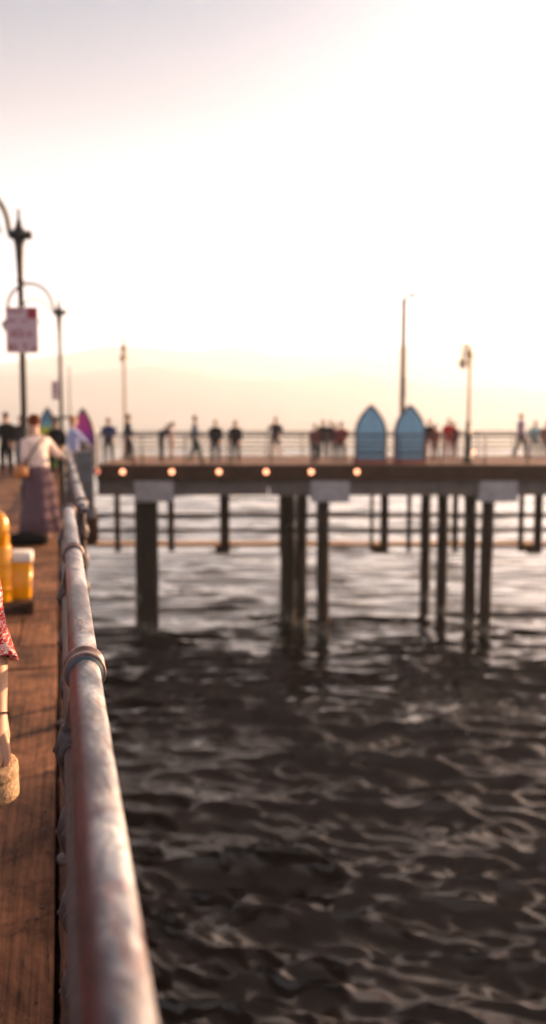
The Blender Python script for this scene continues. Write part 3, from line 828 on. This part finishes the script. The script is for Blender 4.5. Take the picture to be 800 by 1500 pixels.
def person(loc, face, H, label, top, bottom, hair=(0.03, 0.018, 0.012), shoes=(0.03, 0.025, 0.02), stride=0.0, armL='down', armR='down',
           sleeves='long', legs='long', lean=0.0, hairlen='short', hat=None, skirt=None, skin_i=0, group='people on the long pier', width=1.0, crouch=0.0, pack=None, headturn=0.0, fine=False):
    """face: heading angle of the body (0 = +y). Local frame: +y forward, x right."""
    s = H / 1.72
    t = empty('person', loc, face, label, 'person', group)
    t.scale = (s, s, s)
    dz = -crouch
    def L(x, y, z):                     # lean forward about the hips
        zz = z - 0.95
        if zz > 0: return Vector((x * width, y + math.sin(lean) * zz, 0.95 + math.cos(lean) * zz + dz))
        return Vector((x * width, y, z + (dz if z > 0.6 else 0)))
    pel = L(0, 0, 0.96); waist = L(0, 0.0, 1.08); chest = L(0, 0.0, 1.27); upch = L(0, -0.005, 1.40); neck = L(0, 0.005, 1.485)
    hd0 = L(0, 0.018, 1.56); hd1 = L(0, 0.022, 1.63); hd2 = L(0, 0.012, 1.685)
    def arm(side, mode):
        x = side
        sh = L(0.165 * x, -0.005, 1.375)
        if mode == 'down': el, wr, ha = L(0.19 * x, -0.03, 1.13), L(0.185 * x, 0.045, 0.90), L(0.175 * x, 0.07, 0.80)
        elif mode == 'front': el, wr, ha = L(0.23 * x, 0.06, 1.15), L(0.13 * x, 0.25, 1.2), L(0.08 * x, 0.30, 1.25)
        elif mode == 'rail': el, wr, ha = L(0.24 * x, 0.12, 1.2), L(0.22 * x, 0.32, 1.13), L(0.21 * x, 0.40, 1.10)
        elif mode == 'phone': el, wr, ha = L(0.22 * x, 0.12, 1.2), L(0.10 * x, 0.27, 1.38), L(0.07 * x, 0.3, 1.46)
        elif mode == 'hip': el, wr, ha = L(0.21 * x, -0.04, 1.13), L(0.16 * x, 0.14, 1.04), L(0.11 * x, 0.17, 1.02)
        elif mode == 'swingf': el, wr, ha = L(0.22 * x, 0.08, 1.14), L(0.21 * x, 0.26, 0.99), L(0.2 * x, 0.32, 0.93)
        elif mode == 'swingb': el, wr, ha = L(0.23 * x, -0.13, 1.15), L(0.24 * x, -0.22, 0.93), L(0.24 * x, -0.23, 0.83)
        elif mode == 'side': el, wr, ha = L(0.40 * x, 0.02, 1.27), L(0.60 * x, 0.06, 1.15), L(0.68 * x, 0.07, 1.12)
        else: el, wr, ha = [L(*q) for q in mode]
        return sh, el, wr, ha
    def leg(side, st):
        hip = L(0.09 * side, 0, 0.90)
        an = Vector((0.10 * side * width, st * 0.5, 0.09 + (0.06 if st < -0.2 else 0)))
        kn = (hip + an) / 2 + Vector((0, 0.035 + abs(st) * 0.06 + crouch * 0.5, 0.02))
        toe = an + Vector((0.02 * side, 0.13, -0.045))
        heel = an + Vector((0, -0.04, -0.04))
        return hip, kn, an, toe, heel
    aL, aR = arm(-1, armL), arm(1, armR); lL, lR = leg(-1, -stride), leg(1, stride)
    V = [(pel, .125 * width, .10), (waist, .115 * width, .09), (chest, .13 * width, .10), (upch, .085, .065), (neck, .040, .042), (hd0, .056, .064), (hd1, .068, .078), (hd2, .048, .056)]
    E = [(0, 1), (1, 2), (2, 3), (3, 4), (4, 5), (5, 6), (6, 7)]
    for a in (aL, aR):
        n = len(V); V += [(a[0], .05, .05), ((a[0] * 0.45 + a[1] * 0.55), .042, .042), (a[1], .036, .036), ((a[1] * .6 + a[2] * .4), .034, .034), (a[2], .024, .024), ((a[2] + a[3]) / 2, .034, .022), (a[3], .026, .018)]
        tip = a[3] + (a[3] - a[2]).normalized() * 0.055
        V += [(tip, .014, .012)]
        E += [(3, n), (n, n + 1), (n + 1, n + 2), (n + 2, n + 3), (n + 3, n + 4), (n + 4, n + 5), (n + 5, n + 6), (n + 6, n + 7)]
        th = a[3] + Vector((0, 0.035, 0.01)); V += [(th, .011, .011)]; E += [(n + 5, n + 8)]
    for l in (lL, lR):
        n = len(V); V += [(l[0], .085, .09), ((l[0] + l[1]) / 2, .075, .078), (l[1], .052, .055), ((l[1] * .6 + l[2] * .4), .052, .056), (l[2], .034, .038), (l[3] * .6 + l[4] * .4, .036, .03), (l[3], .03, .02)]
        E += [(0, n), (n, n + 1), (n + 1, n + 2), (n + 2, n + 3), (n + 3, n + 4), (n + 4, n + 5), (n + 5, n + 6)]
    body = mobj('person_body' if False else 'body', skin(V, E, 0, 1), skins[skin_i], t)
    # face: nose, eyes, ears on the head
    bm = B(); q = hd1
    nose = q + Vector((0, 0.088, -0.02))
    sweep(bm, [q + Vector((0, 0.078, 0.012)), nose, q + Vector((0, 0.082, -0.034))], [0.006, 0.013, 0.008], 8)
    for sx_ in (-1, 1):
        sweep(bm, [q + Vector((sx_ * 0.074, -0.012, -0.03)), q + Vector((sx_ * 0.083, -0.014, 0)), q + Vector((sx_ * 0.078, -0.016, 0.026))], [0.006, 0.013, 0.007], 8)
    obj('face', bm, skins[skin_i], t, True)
    bm = B()
    for sx_ in (-1, 1): bmesh.ops.create_uvsphere(bm, u_segments=8, v_segments=6, radius=0.011, matrix=Matrix.Translation(q + Vector((sx_ * 0.03, 0.078, 0.008))))
    obj('eye', bm, M['black'], t, True)
    # hair
    bm = B(); bmesh.ops.create_uvsphere(bm, u_segments=16, v_segments=12, radius=1.0)
    for v in bm.verts:
        if v.co.y > 0.35 and v.co.z < 0.45: v.co.y = 0.35 - (v.co.y - .35) * 0.2
        v.co = Vector((v.co.x * 0.086, v.co.y * 0.102 - 0.012, v.co.z * 0.105 + 0.028 if v.co.z > -0.2 else v.co.z * 0.075 + 0.022))
        v.co += q + Vector((0, 0, 0))
    if hairlen == 'long':
        sweep(bm, [q + Vector((0, -0.05, 0.03)), q + Vector((0, -0.085, -0.08)), q + Vector((0.0, -0.09, -0.2)), q + Vector((0.01, -0.08, -0.29))], [0.07, 0.075, 0.06, 0.03], 12)
    if hairlen == 'bun': bmesh.ops.create_uvsphere(bm, u_segments=12, v_segments=8, radius=0.045, matrix=Matrix.Translation(q + Vector((0, -0.09, 0.08))))
    obj('hair', bm, cloth(hair), t, True)
    if hat:
        bm = B(); lathe(bm, [(0.13, 0.03), (0.135, 0.038), (0.098, 0.045), (0.095, 0.10), (0.07, 0.125), (0.01, 0.13)], 18, q); obj('hat', bm, cloth(hat), t, True)
    # top
    g = 0.018
    V = [(L(0, 0, 0.80), .115 * width, .10), (L(0, 0, 0.90), .135 * width, .112), (waist, .125 * width + g / 2, .10 + g / 2), (chest, .14 * width + g / 2, .112), (upch + Vector((0, 0, 0.0)), .098, .08), (neck - Vector((0, 0, 0.012)), .05, .05)]
    E = [(0, 1), (1, 2), (2, 3), (3, 4), (4, 5)]
    for a in (aL, aR):
        n = len(V); V += [(a[0], .062, .062), (a[0] * 0.45 + a[1] * 0.55, .056, .056)]; E += [(4, n), (n, n + 1)]
        if sleeves == 'long':
            V += [(a[1], .05, .05), (a[1] * .5 + a[2] * .5, .045, .045), (a[2] * .93 + a[1] * .07, .034, .034)]; E += [(n + 1, n + 2), (n + 2, n + 3), (n + 3, n + 4)]
    mobj('shirt', skin(V, E, 0, 1), cloth(top), t)
    # bottoms
    if skirt:
        bm = B(); rings = []
        zs = [1.04, 0.9, 0.6, 0.35, skirt[0]]; rx = [0.15, 0.19, 0.22, 0.26, skirt[1]]
        for z, r in zip(zs, rx):
            rings.append([bm.verts.new(L(0, 0, z) * 1.0 + Vector(((r * (1 + (0.10 * math.sin(k * PI / 3 * 1.0) if z < .8 else 0))) * math.cos(2 * PI * k / 36), (r * 0.8 * (1 + (0.10 * math.sin(k * PI / 3) if z < .8 else 0))) * math.sin(2 * PI * k / 36), 0))) for k in range(36)])
        for i in range(len(rings) - 1):
            for k in range(36): bm.faces.new((rings[i][k], rings[i][(k + 1) % 36], rings[i + 1][(k + 1) % 36], rings[i + 1][k]))
        bmesh.ops.recalc_face_normals(bm, faces=bm.faces)
        o = obj('skirt', bm, cloth(bottom), t, True)
        m = o.modifiers.new('thick', 'SOLIDIFY'); m.thickness = 0.008
    else:
        V = [(L(0, 0, 1.08), .12 * width, .10), (L(0, 0, 0.93), .135 * width, .11)]; E = [(0, 1)]
        for l in (lL, lR):
            n = len(V); V += [(l[0], .098, .102), ((l[0] + l[1]) / 2, .09, .092)]; E += [(1, n), (n, n + 1)]
            if legs == 'long':
                V += [(l[1], .068, .07), ((l[1] + l[2]) / 2, .062, .064), (l[2] + Vector((0, 0, -0.03)), .05, .052)]; E += [(n + 1, n + 2), (n + 2, n + 3), (n + 3, n + 4)]
            else:
                V += [(l[1] + (l[0] - l[1]) * 0.12, .082, .082)]; E += [(n + 1, n + 2)]
        mobj('trousers' if legs == 'long' else 'shorts', skin(V, E, 0, 1), cloth(bottom), t)
    for l in (lL, lR):
        V = [(l[4], .038, .034), (l[2] * .5 + l[3] * .5 + Vector((0, 0, -0.012)), .042, .036), (l[3] + Vector((0, .02, 0.004)), .036, .024)]
        mobj('shoe', skin(V, [(0, 1), (1, 2)], 0, 1), cloth(shoes), t)
    if pack:
        bm = B(); box(bm, -0.15, 0.15, -0.27, -0.11, 1.02, 1.42, 0.05)
        for v in bm.verts: v.co = L(v.co.x, v.co.y, v.co.z)
        obj('backpack', bm, cloth(pack), t, True)
    return t

NAVY = (0.03, 0.045, 0.13); DARK = (0.01, 0.009, 0.011); GREY = (0.08, 0.10, 0.13)
def at(px, pyfeet): return PZ(px, pyfeet, 0.0)
def height(px, pytop, p): return PY(px, pytop, p.y).z
def put(px, pf, ptop, face, label, top, bottom, **k):
    p = at(px, pf); h = height(px, ptop, p); k['width'] = k.get('width', 1.0) * 1.28; k['stride'] = k.get('stride', 0) * 0.6
    if 'H' in k: h = k.pop('H')
    return person((p.x, p.y, 0.0), R(face), h * 1.0, label, top, bottom, **k)
pp = put(160, 678, 614, 170, 'person in a blue jacket and brimmed hat, left end of the long pier', NAVY, DARK, hat=(0.16, 0.08, 0.05), armL='hip', armR='hip', width=1.12, pack=None)
put(189, 679, 608, -80, 'tall person in dark grey beside the tan lamp post', (0.05, 0.055, 0.075), (0.02, 0.022, 0.03), stride=0.35, armL='swingb', armR='swingf')
put(236, 676, 622, -90, 'person bending forward with a dark backpack', (0.035, 0.03, 0.035), DARK, lean=0.75, armL='rail', armR='rail', pack=(0.03, 0.025, 0.03), H=1.66, width=1.1)
put(252, 672, 626, 90, 'person in pale pink facing the bending person', (0.45, 0.28, 0.25), (0.35, 0.22, 0.2), H=1.42, lean=0.3, armL='front', armR='front', skin_i=2)
put(286, 679, 610, -90, 'person in a slate blue top and dark green trousers in mid stride', (0.07, 0.10, 0.15), (0.02, 0.06, 0.05), stride=0.75, armL='swingb', armR='swingf', width=1.05)
put(316, 679, 616, 180, 'fair haired person in black walking between two others', DARK, (0.045, 0.055, 0.075), hair=(0.45, 0.28, 0.1), stride=0.2, hairlen='bun')
put(345, 679, 617, 180, 'long haired person in black, fourth standing figure from the left', DARK, (0.03, 0.035, 0.05), hair=(0.12, 0.06, 0.03), hairlen='long', stride=0.1)
put(404, 671, 612, 165, 'lone walker in a dark top and dark shorts with bare legs', (0.025, 0.02, 0.025), (0.03, 0.02, 0.025), legs='short', hair=(0.2, 0.1, 0.04), armL='hip', armR='phone', skin_i=2, stride=0.15, width=1.05)
# crowd left of the boards
put(461, 679, 622, 150, 'person in a dull red top at the left of the crowd', (0.16, 0.03, 0.03), (0.03, 0.03, 0.04), width=1.0)
put(473, 672, 616, 190, 'tallest person of the crowd, in black', DARK, (0.03, 0.03, 0.04), armL='hip', width=1.1)
put(484, 672, 617, 170, 'person in black with pale trousers in the middle of the crowd', (0.02, 0.018, 0.02), (0.20, 0.2, 0.25), armR='hip', width=1.1)
put(491, 676, 621, 200, 'person in dark brown standing behind the crowd', (0.05, 0.03, 0.03), (0.03, 0.025, 0.03))
put(500, 678, 619, 160, 'person in a dark red jacket at the right of the crowd', (0.22, 0.03, 0.035), DARK, armL='hip', width=1.05)
put(629, 670, 616, 150, 'person in black with a pale cap just right of the blue boards', DARK, (0.35, 0.2, 0.15), hat=(0.6, 0.42, 0.36), width=1.1, legs='short')
put(636, 676, 622, 200, 'person in dull red stepping out from behind the right blue board', (0.2, 0.05, 0.05), (0.22, 0.1, 0.08), lean=0.1)
put(657, 672, 614, 175, 'person in a bright red top and pale trousers', (0.42, 0.02, 0.02), (0.3, 0.05, 0.06), hair=(0.3, 0.13, 0.05), hairlen='long', armL='hip')
put(664, 672, 619, 190, 'person in dark red close behind the bright red top', (0.09, 0.02, 0.03), (0.12, 0.03, 0.05))
put(762, 671, 607, -75, 'person in a lilac shirt in mid stride at the right', (0.22, 0.2, 0.38), (0.03, 0.035, 0.05), stride=0.6, armL='swingf', armR='swingb', sleeves='short')
put(783, 671, 617, 180, 'person in a pale teal shirt beside the lilac one', (0.28, 0.48, 0.5), (0.06, 0.06, 0.09), width=1.12, armL='hip')
put(800, 674, 618, 170, 'person in dull red cut by the right edge', (0.3, 0.1, 0.08), (0.06, 0.05, 0.05))
# near pier, far group
put(11, 698, 602, 160, 'person in black standing at the far left', (0.015, 0.014, 0.016), (0.015, 0.014, 0.016), H=1.78, armR='hip', group='people on the near pier')
put(33, 692, 618, 180, 'person in dark clothes half hidden by the nearest lamp post', (0.03, 0.025, 0.03), (0.02, 0.02, 0.024), group='people on the near pier', H=1.7)
put(84, 700, 618, 180, 'person in black behind the woman\'s outstretched arm', (0.015, 0.015, 0.018), (0.02, 0.02, 0.025), H=1.6, group='people on the near pier')
put(109, 722, 606, -60, 'person in a pale blue and white shirt in front of the magenta board', (0.38, 0.42, 0.66), (0.04, 0.045, 0.06), H=1.66, armR='side', hair=(0.35, 0.16, 0.08), group='people on the near pier', skin_i=2)

# woman at the railing
wp = PZ(60, 791, 0.0)
wm = person((wp.x, wp.y, 0), R(42), 1.66, 'woman in a cream blouse and long mauve skirt with her hand on the railing', (0.78, 0.64, 0.60), (0.13, 0.085, 0.11),
            hair=(0.16, 0.045, 0.02), hairlen='bun', skirt=(0.12, 0.31), shoes=(0.5, 0.3, 0.3), group='people on the near pier', width=1.05,
            lean=0.16, armR=[(0.28, 0.0, 1.20), (0.36, -0.02, 1.14), (0.40, -0.04, 1.11)], armL='hip', skin_i=2)
t = empty('handbag', (wp.x, wp.y, 0), R(42), 'orange brown shoulder bag at the woman\'s hip', 'bag')
bm = B(); box(bm, -0.36, -0.22, -0.14, 0.06, 0.86, 1.02, 0.035); obj('pouch', bm, simple('tan_leather', (0.45, 0.17, 0.05), 0.5), t, True)
bm = B(); sweep(bm, [(-0.27, -0.10, 1.02), (-0.19, -0.125, 1.15), (-0.05, -0.10, 1.30), (0.09, -0.05, 1.405), (0.115, 0.03, 1.43), (0.03, 0.16, 1.32), (-0.12, 0.17, 1.17), (-0.26, 0.04, 1.02)], 0.012, 8); obj('strap', bm, M['black'], t, True)
# black bag on the deck
bp_ = PZ(40, 799, 0.0)
t = empty('duffel_bag', (bp_.x, bp_.y, 0), R(8), 'flat black duffel bag lying at the woman\'s feet', 'bag')
bm = B(); sweep(bm, [(-0.30, 0, 0.075), (-0.27, 0, 0.075), (-0.15, 0, 0.08), (0.15, 0, 0.08), (0.24, 0, 0.075), (0.27, 0, 0.075)], [0.05, 0.085, 0.10, 0.10, 0.085, 0.05], 18, flat=0.78); obj('body', bm, M['black'], t, True)
bm = B(); sweep(bm, [(-0.12, -0.03, 0.15), (-0.08, -0.05, 0.17), (0.08, -0.05, 0.17), (0.12, -0.03, 0.15)], 0.01, 8); obj('handle', bm, M['black'], t, True)

# ------------------------------------------------------------------ yellow things on a pallet
pb = PZ(24, 903, 0.0)
t = empty('pallet', (pb.x - 0.16, pb.y, 0), TH, 'low wooden pallet under the yellow bin', 'pallet')
bm = B()
for k in range(4): box(bm, -0.42, 0.31, 0.0 + k * 0.13, 0.115 + k * 0.13, 0.085, 0.105, 0.004)
obj('top_boards', bm, M['curb'], t)
for xx in (-0.40, -0.08, 0.24):
    bm = B(); box(bm, xx, xx + 0.06, 0.0, 0.5, 0.0, 0.083, 0.004); obj('bearer', bm, M['curb'], t)
yc = near(0, 0)
yb_ = PY(29, 878, pb.y + 0.2)
t = empty('bin', (yb_.x - 0.02, pb.y + 0.26, 0.107), TH, 'yellow square bin with a white lid, standing on the wooden pallet', 'bin')
bm = B()
rings = []
def sq(w_, z, d=0.04):
    pts = []
    for cx_, cy_, a0 in ((1, -1, -PI / 2), (1, 1, 0), (-1, 1, PI / 2), (-1, -1, PI)):
        for k in range(5):
            a = a0 + PI / 2 * k / 4; pts.append(bm.verts.new((cx_ * (w_ - d) + d * math.cos(a), cy_ * (w_ - d) + d * math.sin(a), z)))
    return pts
for w_, z in ((0.095, 0), (0.10, 0.01), (0.118, 0.32)): rings.append(sq(w_, z))
for i in range(len(rings) - 1):
    n = len(rings[0])
    for k in range(n): bm.faces.new((rings[i][k], rings[i][(k + 1) % n], rings[i + 1][(k + 1) % n], rings[i + 1][k]))
bm.faces.new(rings[0][::-1]); bm.faces.new(rings[-1]); obj('body', bm, M['yellow'], t, True)
bm = B(); rings = [sq(0.122, 0.322), sq(0.124, 0.33), sq(0.124, 0.39), sq(0.115, 0.40)]
for i in range(len(rings) - 1):
    n = len(rings[0])
    for k in range(n): bm.faces.new((rings[i][k], rings[i][(k + 1) % n], rings[i + 1][(k + 1) % n], rings[i + 1][k]))
bm.faces.new(rings[0][::-1]); bm.faces.new(rings[-1]); obj('lid', bm, M['white'], t, True)
yq = PY(0, 870, pb.y - 0.0)
t = empty('canister', (yq.x - 0.035, pb.y + 0.12, 0.107), 0, 'tall rounded glossy yellow canister cut by the left edge', 'canister')
bm = B(); lathe(bm, [(0.10, 0), (0.105, 0.01), (0.105, 0.44), (0.098, 0.46), (0.098, 0.47)], 28); obj('body', bm, M['yellow'], t, True)
bm = B(); lathe(bm, [(0.075, 0.471), (0.088, 0.475), (0.088, 0.60), (0.08, 0.68), (0.05, 0.74), (0.01, 0.76)], 28); obj('cap', bm, M['yellow'], t, True)
bm = B()
for z in (0.1, 0.2, 0.3): lathe(bm, [(0.106, z), (0.113, z + 0.008), (0.113, z + 0.022), (0.106, z + 0.03)], 28)
obj('rib', bm, M['yellow'], t, True)

# ------------------------------------------------------------------ person at the left edge with the red sleeve
Yp = 2.3
def Q(px, py, Y=Yp): return PY(px, py, Y)
def near_person():
    sh = Q(-62, 700, 2.42); el = Q(-10, 955, 2.36); wr = Q(-2, 1050, 2.28); kn = Q(1, 1096, 2.25)
    base = Vector((sh.x - 0.20, 2.46, 0))
    t = empty('person', base, 0, 'person cut by the left edge in a red patterned shirt with a cord bracelet', 'person')
    def L(v): return Vector(v) - base
    H = 1.70
    zs = sh.z
    c = Vector((0, 0, 0))
    def W(x, y, z): return Vector((x, y, z))
    shR = L(sh); zsh = shR.z
    neck = W(0, 0, zsh + 0.065)
    V = [(W(0, 0, 0.95), .13, .10), (W(0, 0, 1.08), .115, .09), (W(0, 0, zsh - 0.13), .13, .10), (W(0, 0, zsh - 0.01), .10, .075), (neck, .048, .05), (W(0, 0.02, zsh + .12), .066, .074), (W(0, .025, zsh + .18), .076, .09), (W(0, .01, zsh + .24), .05, .06)]
    E = [(0, 1), (1, 2), (2, 3), (3, 4), (4, 5), (5, 6), (6, 7)]
    e, w_, k_ = L(el), L(wr), L(kn)
    n = len(V)
    V += [(shR, .052, .052), ((shR + e) / 2, .044, .044), (e, .038, .038), (e * .65 + w_ * .35, .037, .036), (e * .25 + w_ * .75, .028, .026), (w_, .0235, .021), (w_ * .5 + k_ * .5, .034, .024), (k_, .038, .020)]
    E += [(3, n)] + [(n + i, n + i + 1) for i in range(7)]
    m = len(V)
    V += [(W(-0.19, 0, zsh), .052, .052), (W(-.24, 0, zsh - .27), .038, .038), (W(-.25, 0.06, zsh - .5), .024, .022), (W(-.24, .09, zsh - .6), .03, .018), (W(-.24, .10, zsh - .67), .016, .012)]
    E += [(3, m), (m, m + 1), (m + 1, m + 2), (m + 2, m + 3), (m + 3, m + 4)]
    for s_ in (-1, 1):
        m = len(V)
        V += [(W(.09 * s_, 0, .9), .085, .09), (W(.10 * s_, .03, .5), .055, .058), (W(.10 * s_, .01, .34), .052, .056), (W(.10 * s_, -.01, .09), .035, .038), (W(.11 * s_, .05, .045), .036, .028), (W(.12 * s_, .13, .035), .03, .02)]
        E += [(0, m)] + [(m + i, m + i + 1) for i in range(5)]
    # fingers: each its own chain rooted inside the palm (same mesh)
    roots = [0]
    d = (k_ - w_).normalized(); side = Vector((0.35, -0.93, 0.0)).normalized(); cur = Vector((-0.9, -0.25, 0)).normalized()
    for fi, (off, ln) in enumerate(((-.025, .066), (-.009, .074), (.008, .070), (.024, .056))):
        m = len(V); roots.append(m)
        p0 = k_ - d * 0.022 + side * off * 0.7; p1 = k_ + d * 0.012 + side * off
        p2 = p1 + d * ln * 0.40 + cur * ln * .16; p3 = p2 + d * ln * .25 + cur * ln * .30; p4 = p3 + d * ln * .02 + cur * ln * .30
        V += [(p0, .009, .009), (p1, .0095, .0095), (p2, .0085, .0085), (p3, .008, .008), (p4, .0065, .0065)]
        E += [(m, m + 1), (m + 1, m + 2), (m + 2, m + 3), (m + 3, m + 4)]
    m = len(V); roots.append(m)
    o_ = Vector((0.55, -0.5, 0)).normalized()
    V += [(w_ * .55 + k_ * .45, .015, .015), (w_ * .3 + k_ * .7 + o_ * .022, .0135, .0135), (k_ + o_ * .027 + d * .018, .0115, .0115), (k_ + o_ * .018 + d * .044, .009, .009)]
    E += [(m, m + 1), (m + 1, m + 2), (m + 2, m + 3)]
    mobj('body', skin(V, E, roots, 2), M['skin'], t)
    # shirt with rolled sleeve
    V = [(W(0, 0, .78), .14, .115), (W(0, 0, 1.08), .135, .11), (W(0, 0, zsh - .13), .15, .118), (W(0, 0, zsh - .0), .118, .09), (W(0, 0, zsh + .05), .062, .06)]
    E = [(0, 1), (1, 2), (2, 3), (3, 4)]
    V += [(shR, .07, .07), ((shR + e) / 2, .06, .06), (shR * .2 + e * .8, .056, .056)]; E += [(3, 5), (5, 6), (6, 7)]
    V += [(W(-.19, 0, zsh), .07, .07), (W(-.235, 0, zsh - .2), .058, .058)]; E += [(3, 8), (8, 9)]
    mobj('shirt', skin(V, E, 0, 2), M['bandana'], t)
    bm = B()
    a = shR * .35 + e * .65; b = e * .80 + w_ * .20 + Vector((0, 0, -0.0)); dd = (b - a)
    n_ = 26; sg = 60; ax_ = dd.normalized(); u_ = ax_.orthogonal().normalized(); v_ = ax_.cross(u_); rings = []
    for k in range(n_ + 1):
        f = k / n_
        base_r = 0.048 + 0.018 * max(0, (f - 0.45) / 0.5) ** 1.3 if f < 0.95 else (0.066 if f < 0.97 else 0.056 if f < 0.99 else 0.045)
        ring = []
        for q_ in range(sg):
            an = 2 * PI * q_ / sg
            fold = 0.10 * math.sin(an * 4 + f * 3) * f + 0.06 * math.sin(an * 9 + 1 + f * 6) * f + 0.05 * mnoise.noise(Vector((math.cos(an) * 2.2, math.sin(an) * 2.2, f * 7)))
            ring.append(bm.verts.new(a + dd * (f if f < 0.96 else 0.96 + (f - 0.96) * -0.8) + ax_ * 0.012 * math.sin(an * 2 + 1) * f + (u_ * math.cos(an) + v_ * math.sin(an)) * base_r * (1 + fold)))
        rings.append(ring)
    for k in range(n_):
        for q_ in range(sg): bm.faces.new((rings[k][q_], rings[k][(q_ + 1) % sg], rings[k + 1][(q_ + 1) % sg], rings[k + 1][q_]))
    obj('sleeve_cuff', bm, M['bandana'], t, True)
    # bracelet
    bm = B(); ax = (w_ - e).normalized(); u = ax.orthogonal().normalized(); v2 = ax.cross(u); pc = w_ - ax * 0.004
    sweep(bm, [pc + u * .0275 * math.cos(2 * PI * k / 28) + v2 * .0265 * math.sin(2 * PI * k / 28) + ax * 0.003 * math.cos(2 * PI * k / 28) for k in range(29)], 0.0018, 8, cap=False)
    obj('bracelet', bm, M['black'], t, True)
    V = [(W(0, 0, 1.0), .135, .108), (W(0, 0, .94), .145, .118)]; E = [(0, 1)]
    for s_ in (-1, 1):
        m = len(V); V += [(W(.09 * s_, 0, .9), .10, .105), (W(.10 * s_, .03, .5), .07, .072), (W(.10 * s_, 0, .1), .055, .057)]; E += [(1, m), (m, m + 1), (m + 1, m + 2)]
    mobj('trousers', skin(V, E, 0, 1), cloth((0.05, 0.07, 0.12)), t)
    for s_ in (-1, 1):
        mobj('shoe', skin([(W(.10 * s_, -.05, .04), .042, .038), (W(.11 * s_, .06, .04), .045, .038), (W(.12 * s_, .15, .032), .038, .026)], [(0, 1), (1, 2)], 0, 1), cloth((.3, .2, .12)), t)
    q = W(0, .02, zsh + .18)
    bm = B(); bmesh.ops.create_uvsphere(bm, u_segments=20, v_segments=14, radius=1.0)
    for v in bm.verts:
        if v.co.y > 0.35 and v.co.z < 0.45: v.co.y = 0.3
        v.co = Vector((v.co.x * .088, v.co.y * .106 - .012, v.co.z * .1 + .03)) + q
    obj('hair', bm, cloth((0.05, 0.025, 0.015)), t, True)
    bm = B(); sweep(bm, [q + Vector((0, .085, .015)), q + Vector((0, .10, -.02)), q + Vector((0, .09, -.034))], [.006, .013, .008], 8)
    for s_ in (-1, 1): bmesh.ops.create_uvsphere(bm, u_segments=8, v_segments=6, radius=.018, matrix=Matrix.Translation(q + Vector((s_ * .082, -.01, 0))))
    obj('face', bm, M['skin'], t, True)
    # the tan tub held in the hand: its own thing
    c = Q(-16, 1128, 2.24)
    t2 = empty('round_tub', c, 0, 'tan round lidded tub held in the hand at the left edge', 'tub')
    t2.rotation_euler = (R(6), R(-6), 0)
    bm = B(); lathe(bm, [(0.058, -0.080), (0.064, -0.076), (0.070, -0.02)], 40); obj('body', bm, M['straw'], t2, True)
    bm = B(); lathe(bm, [(0.070, -0.019), (0.072, -0.017), (0.073, 0.008), (0.070, 0.014), (0.05, 0.020), (0.01, 0.021)], 40); obj('lid', bm, M['straw'], t2, True)
near_person()
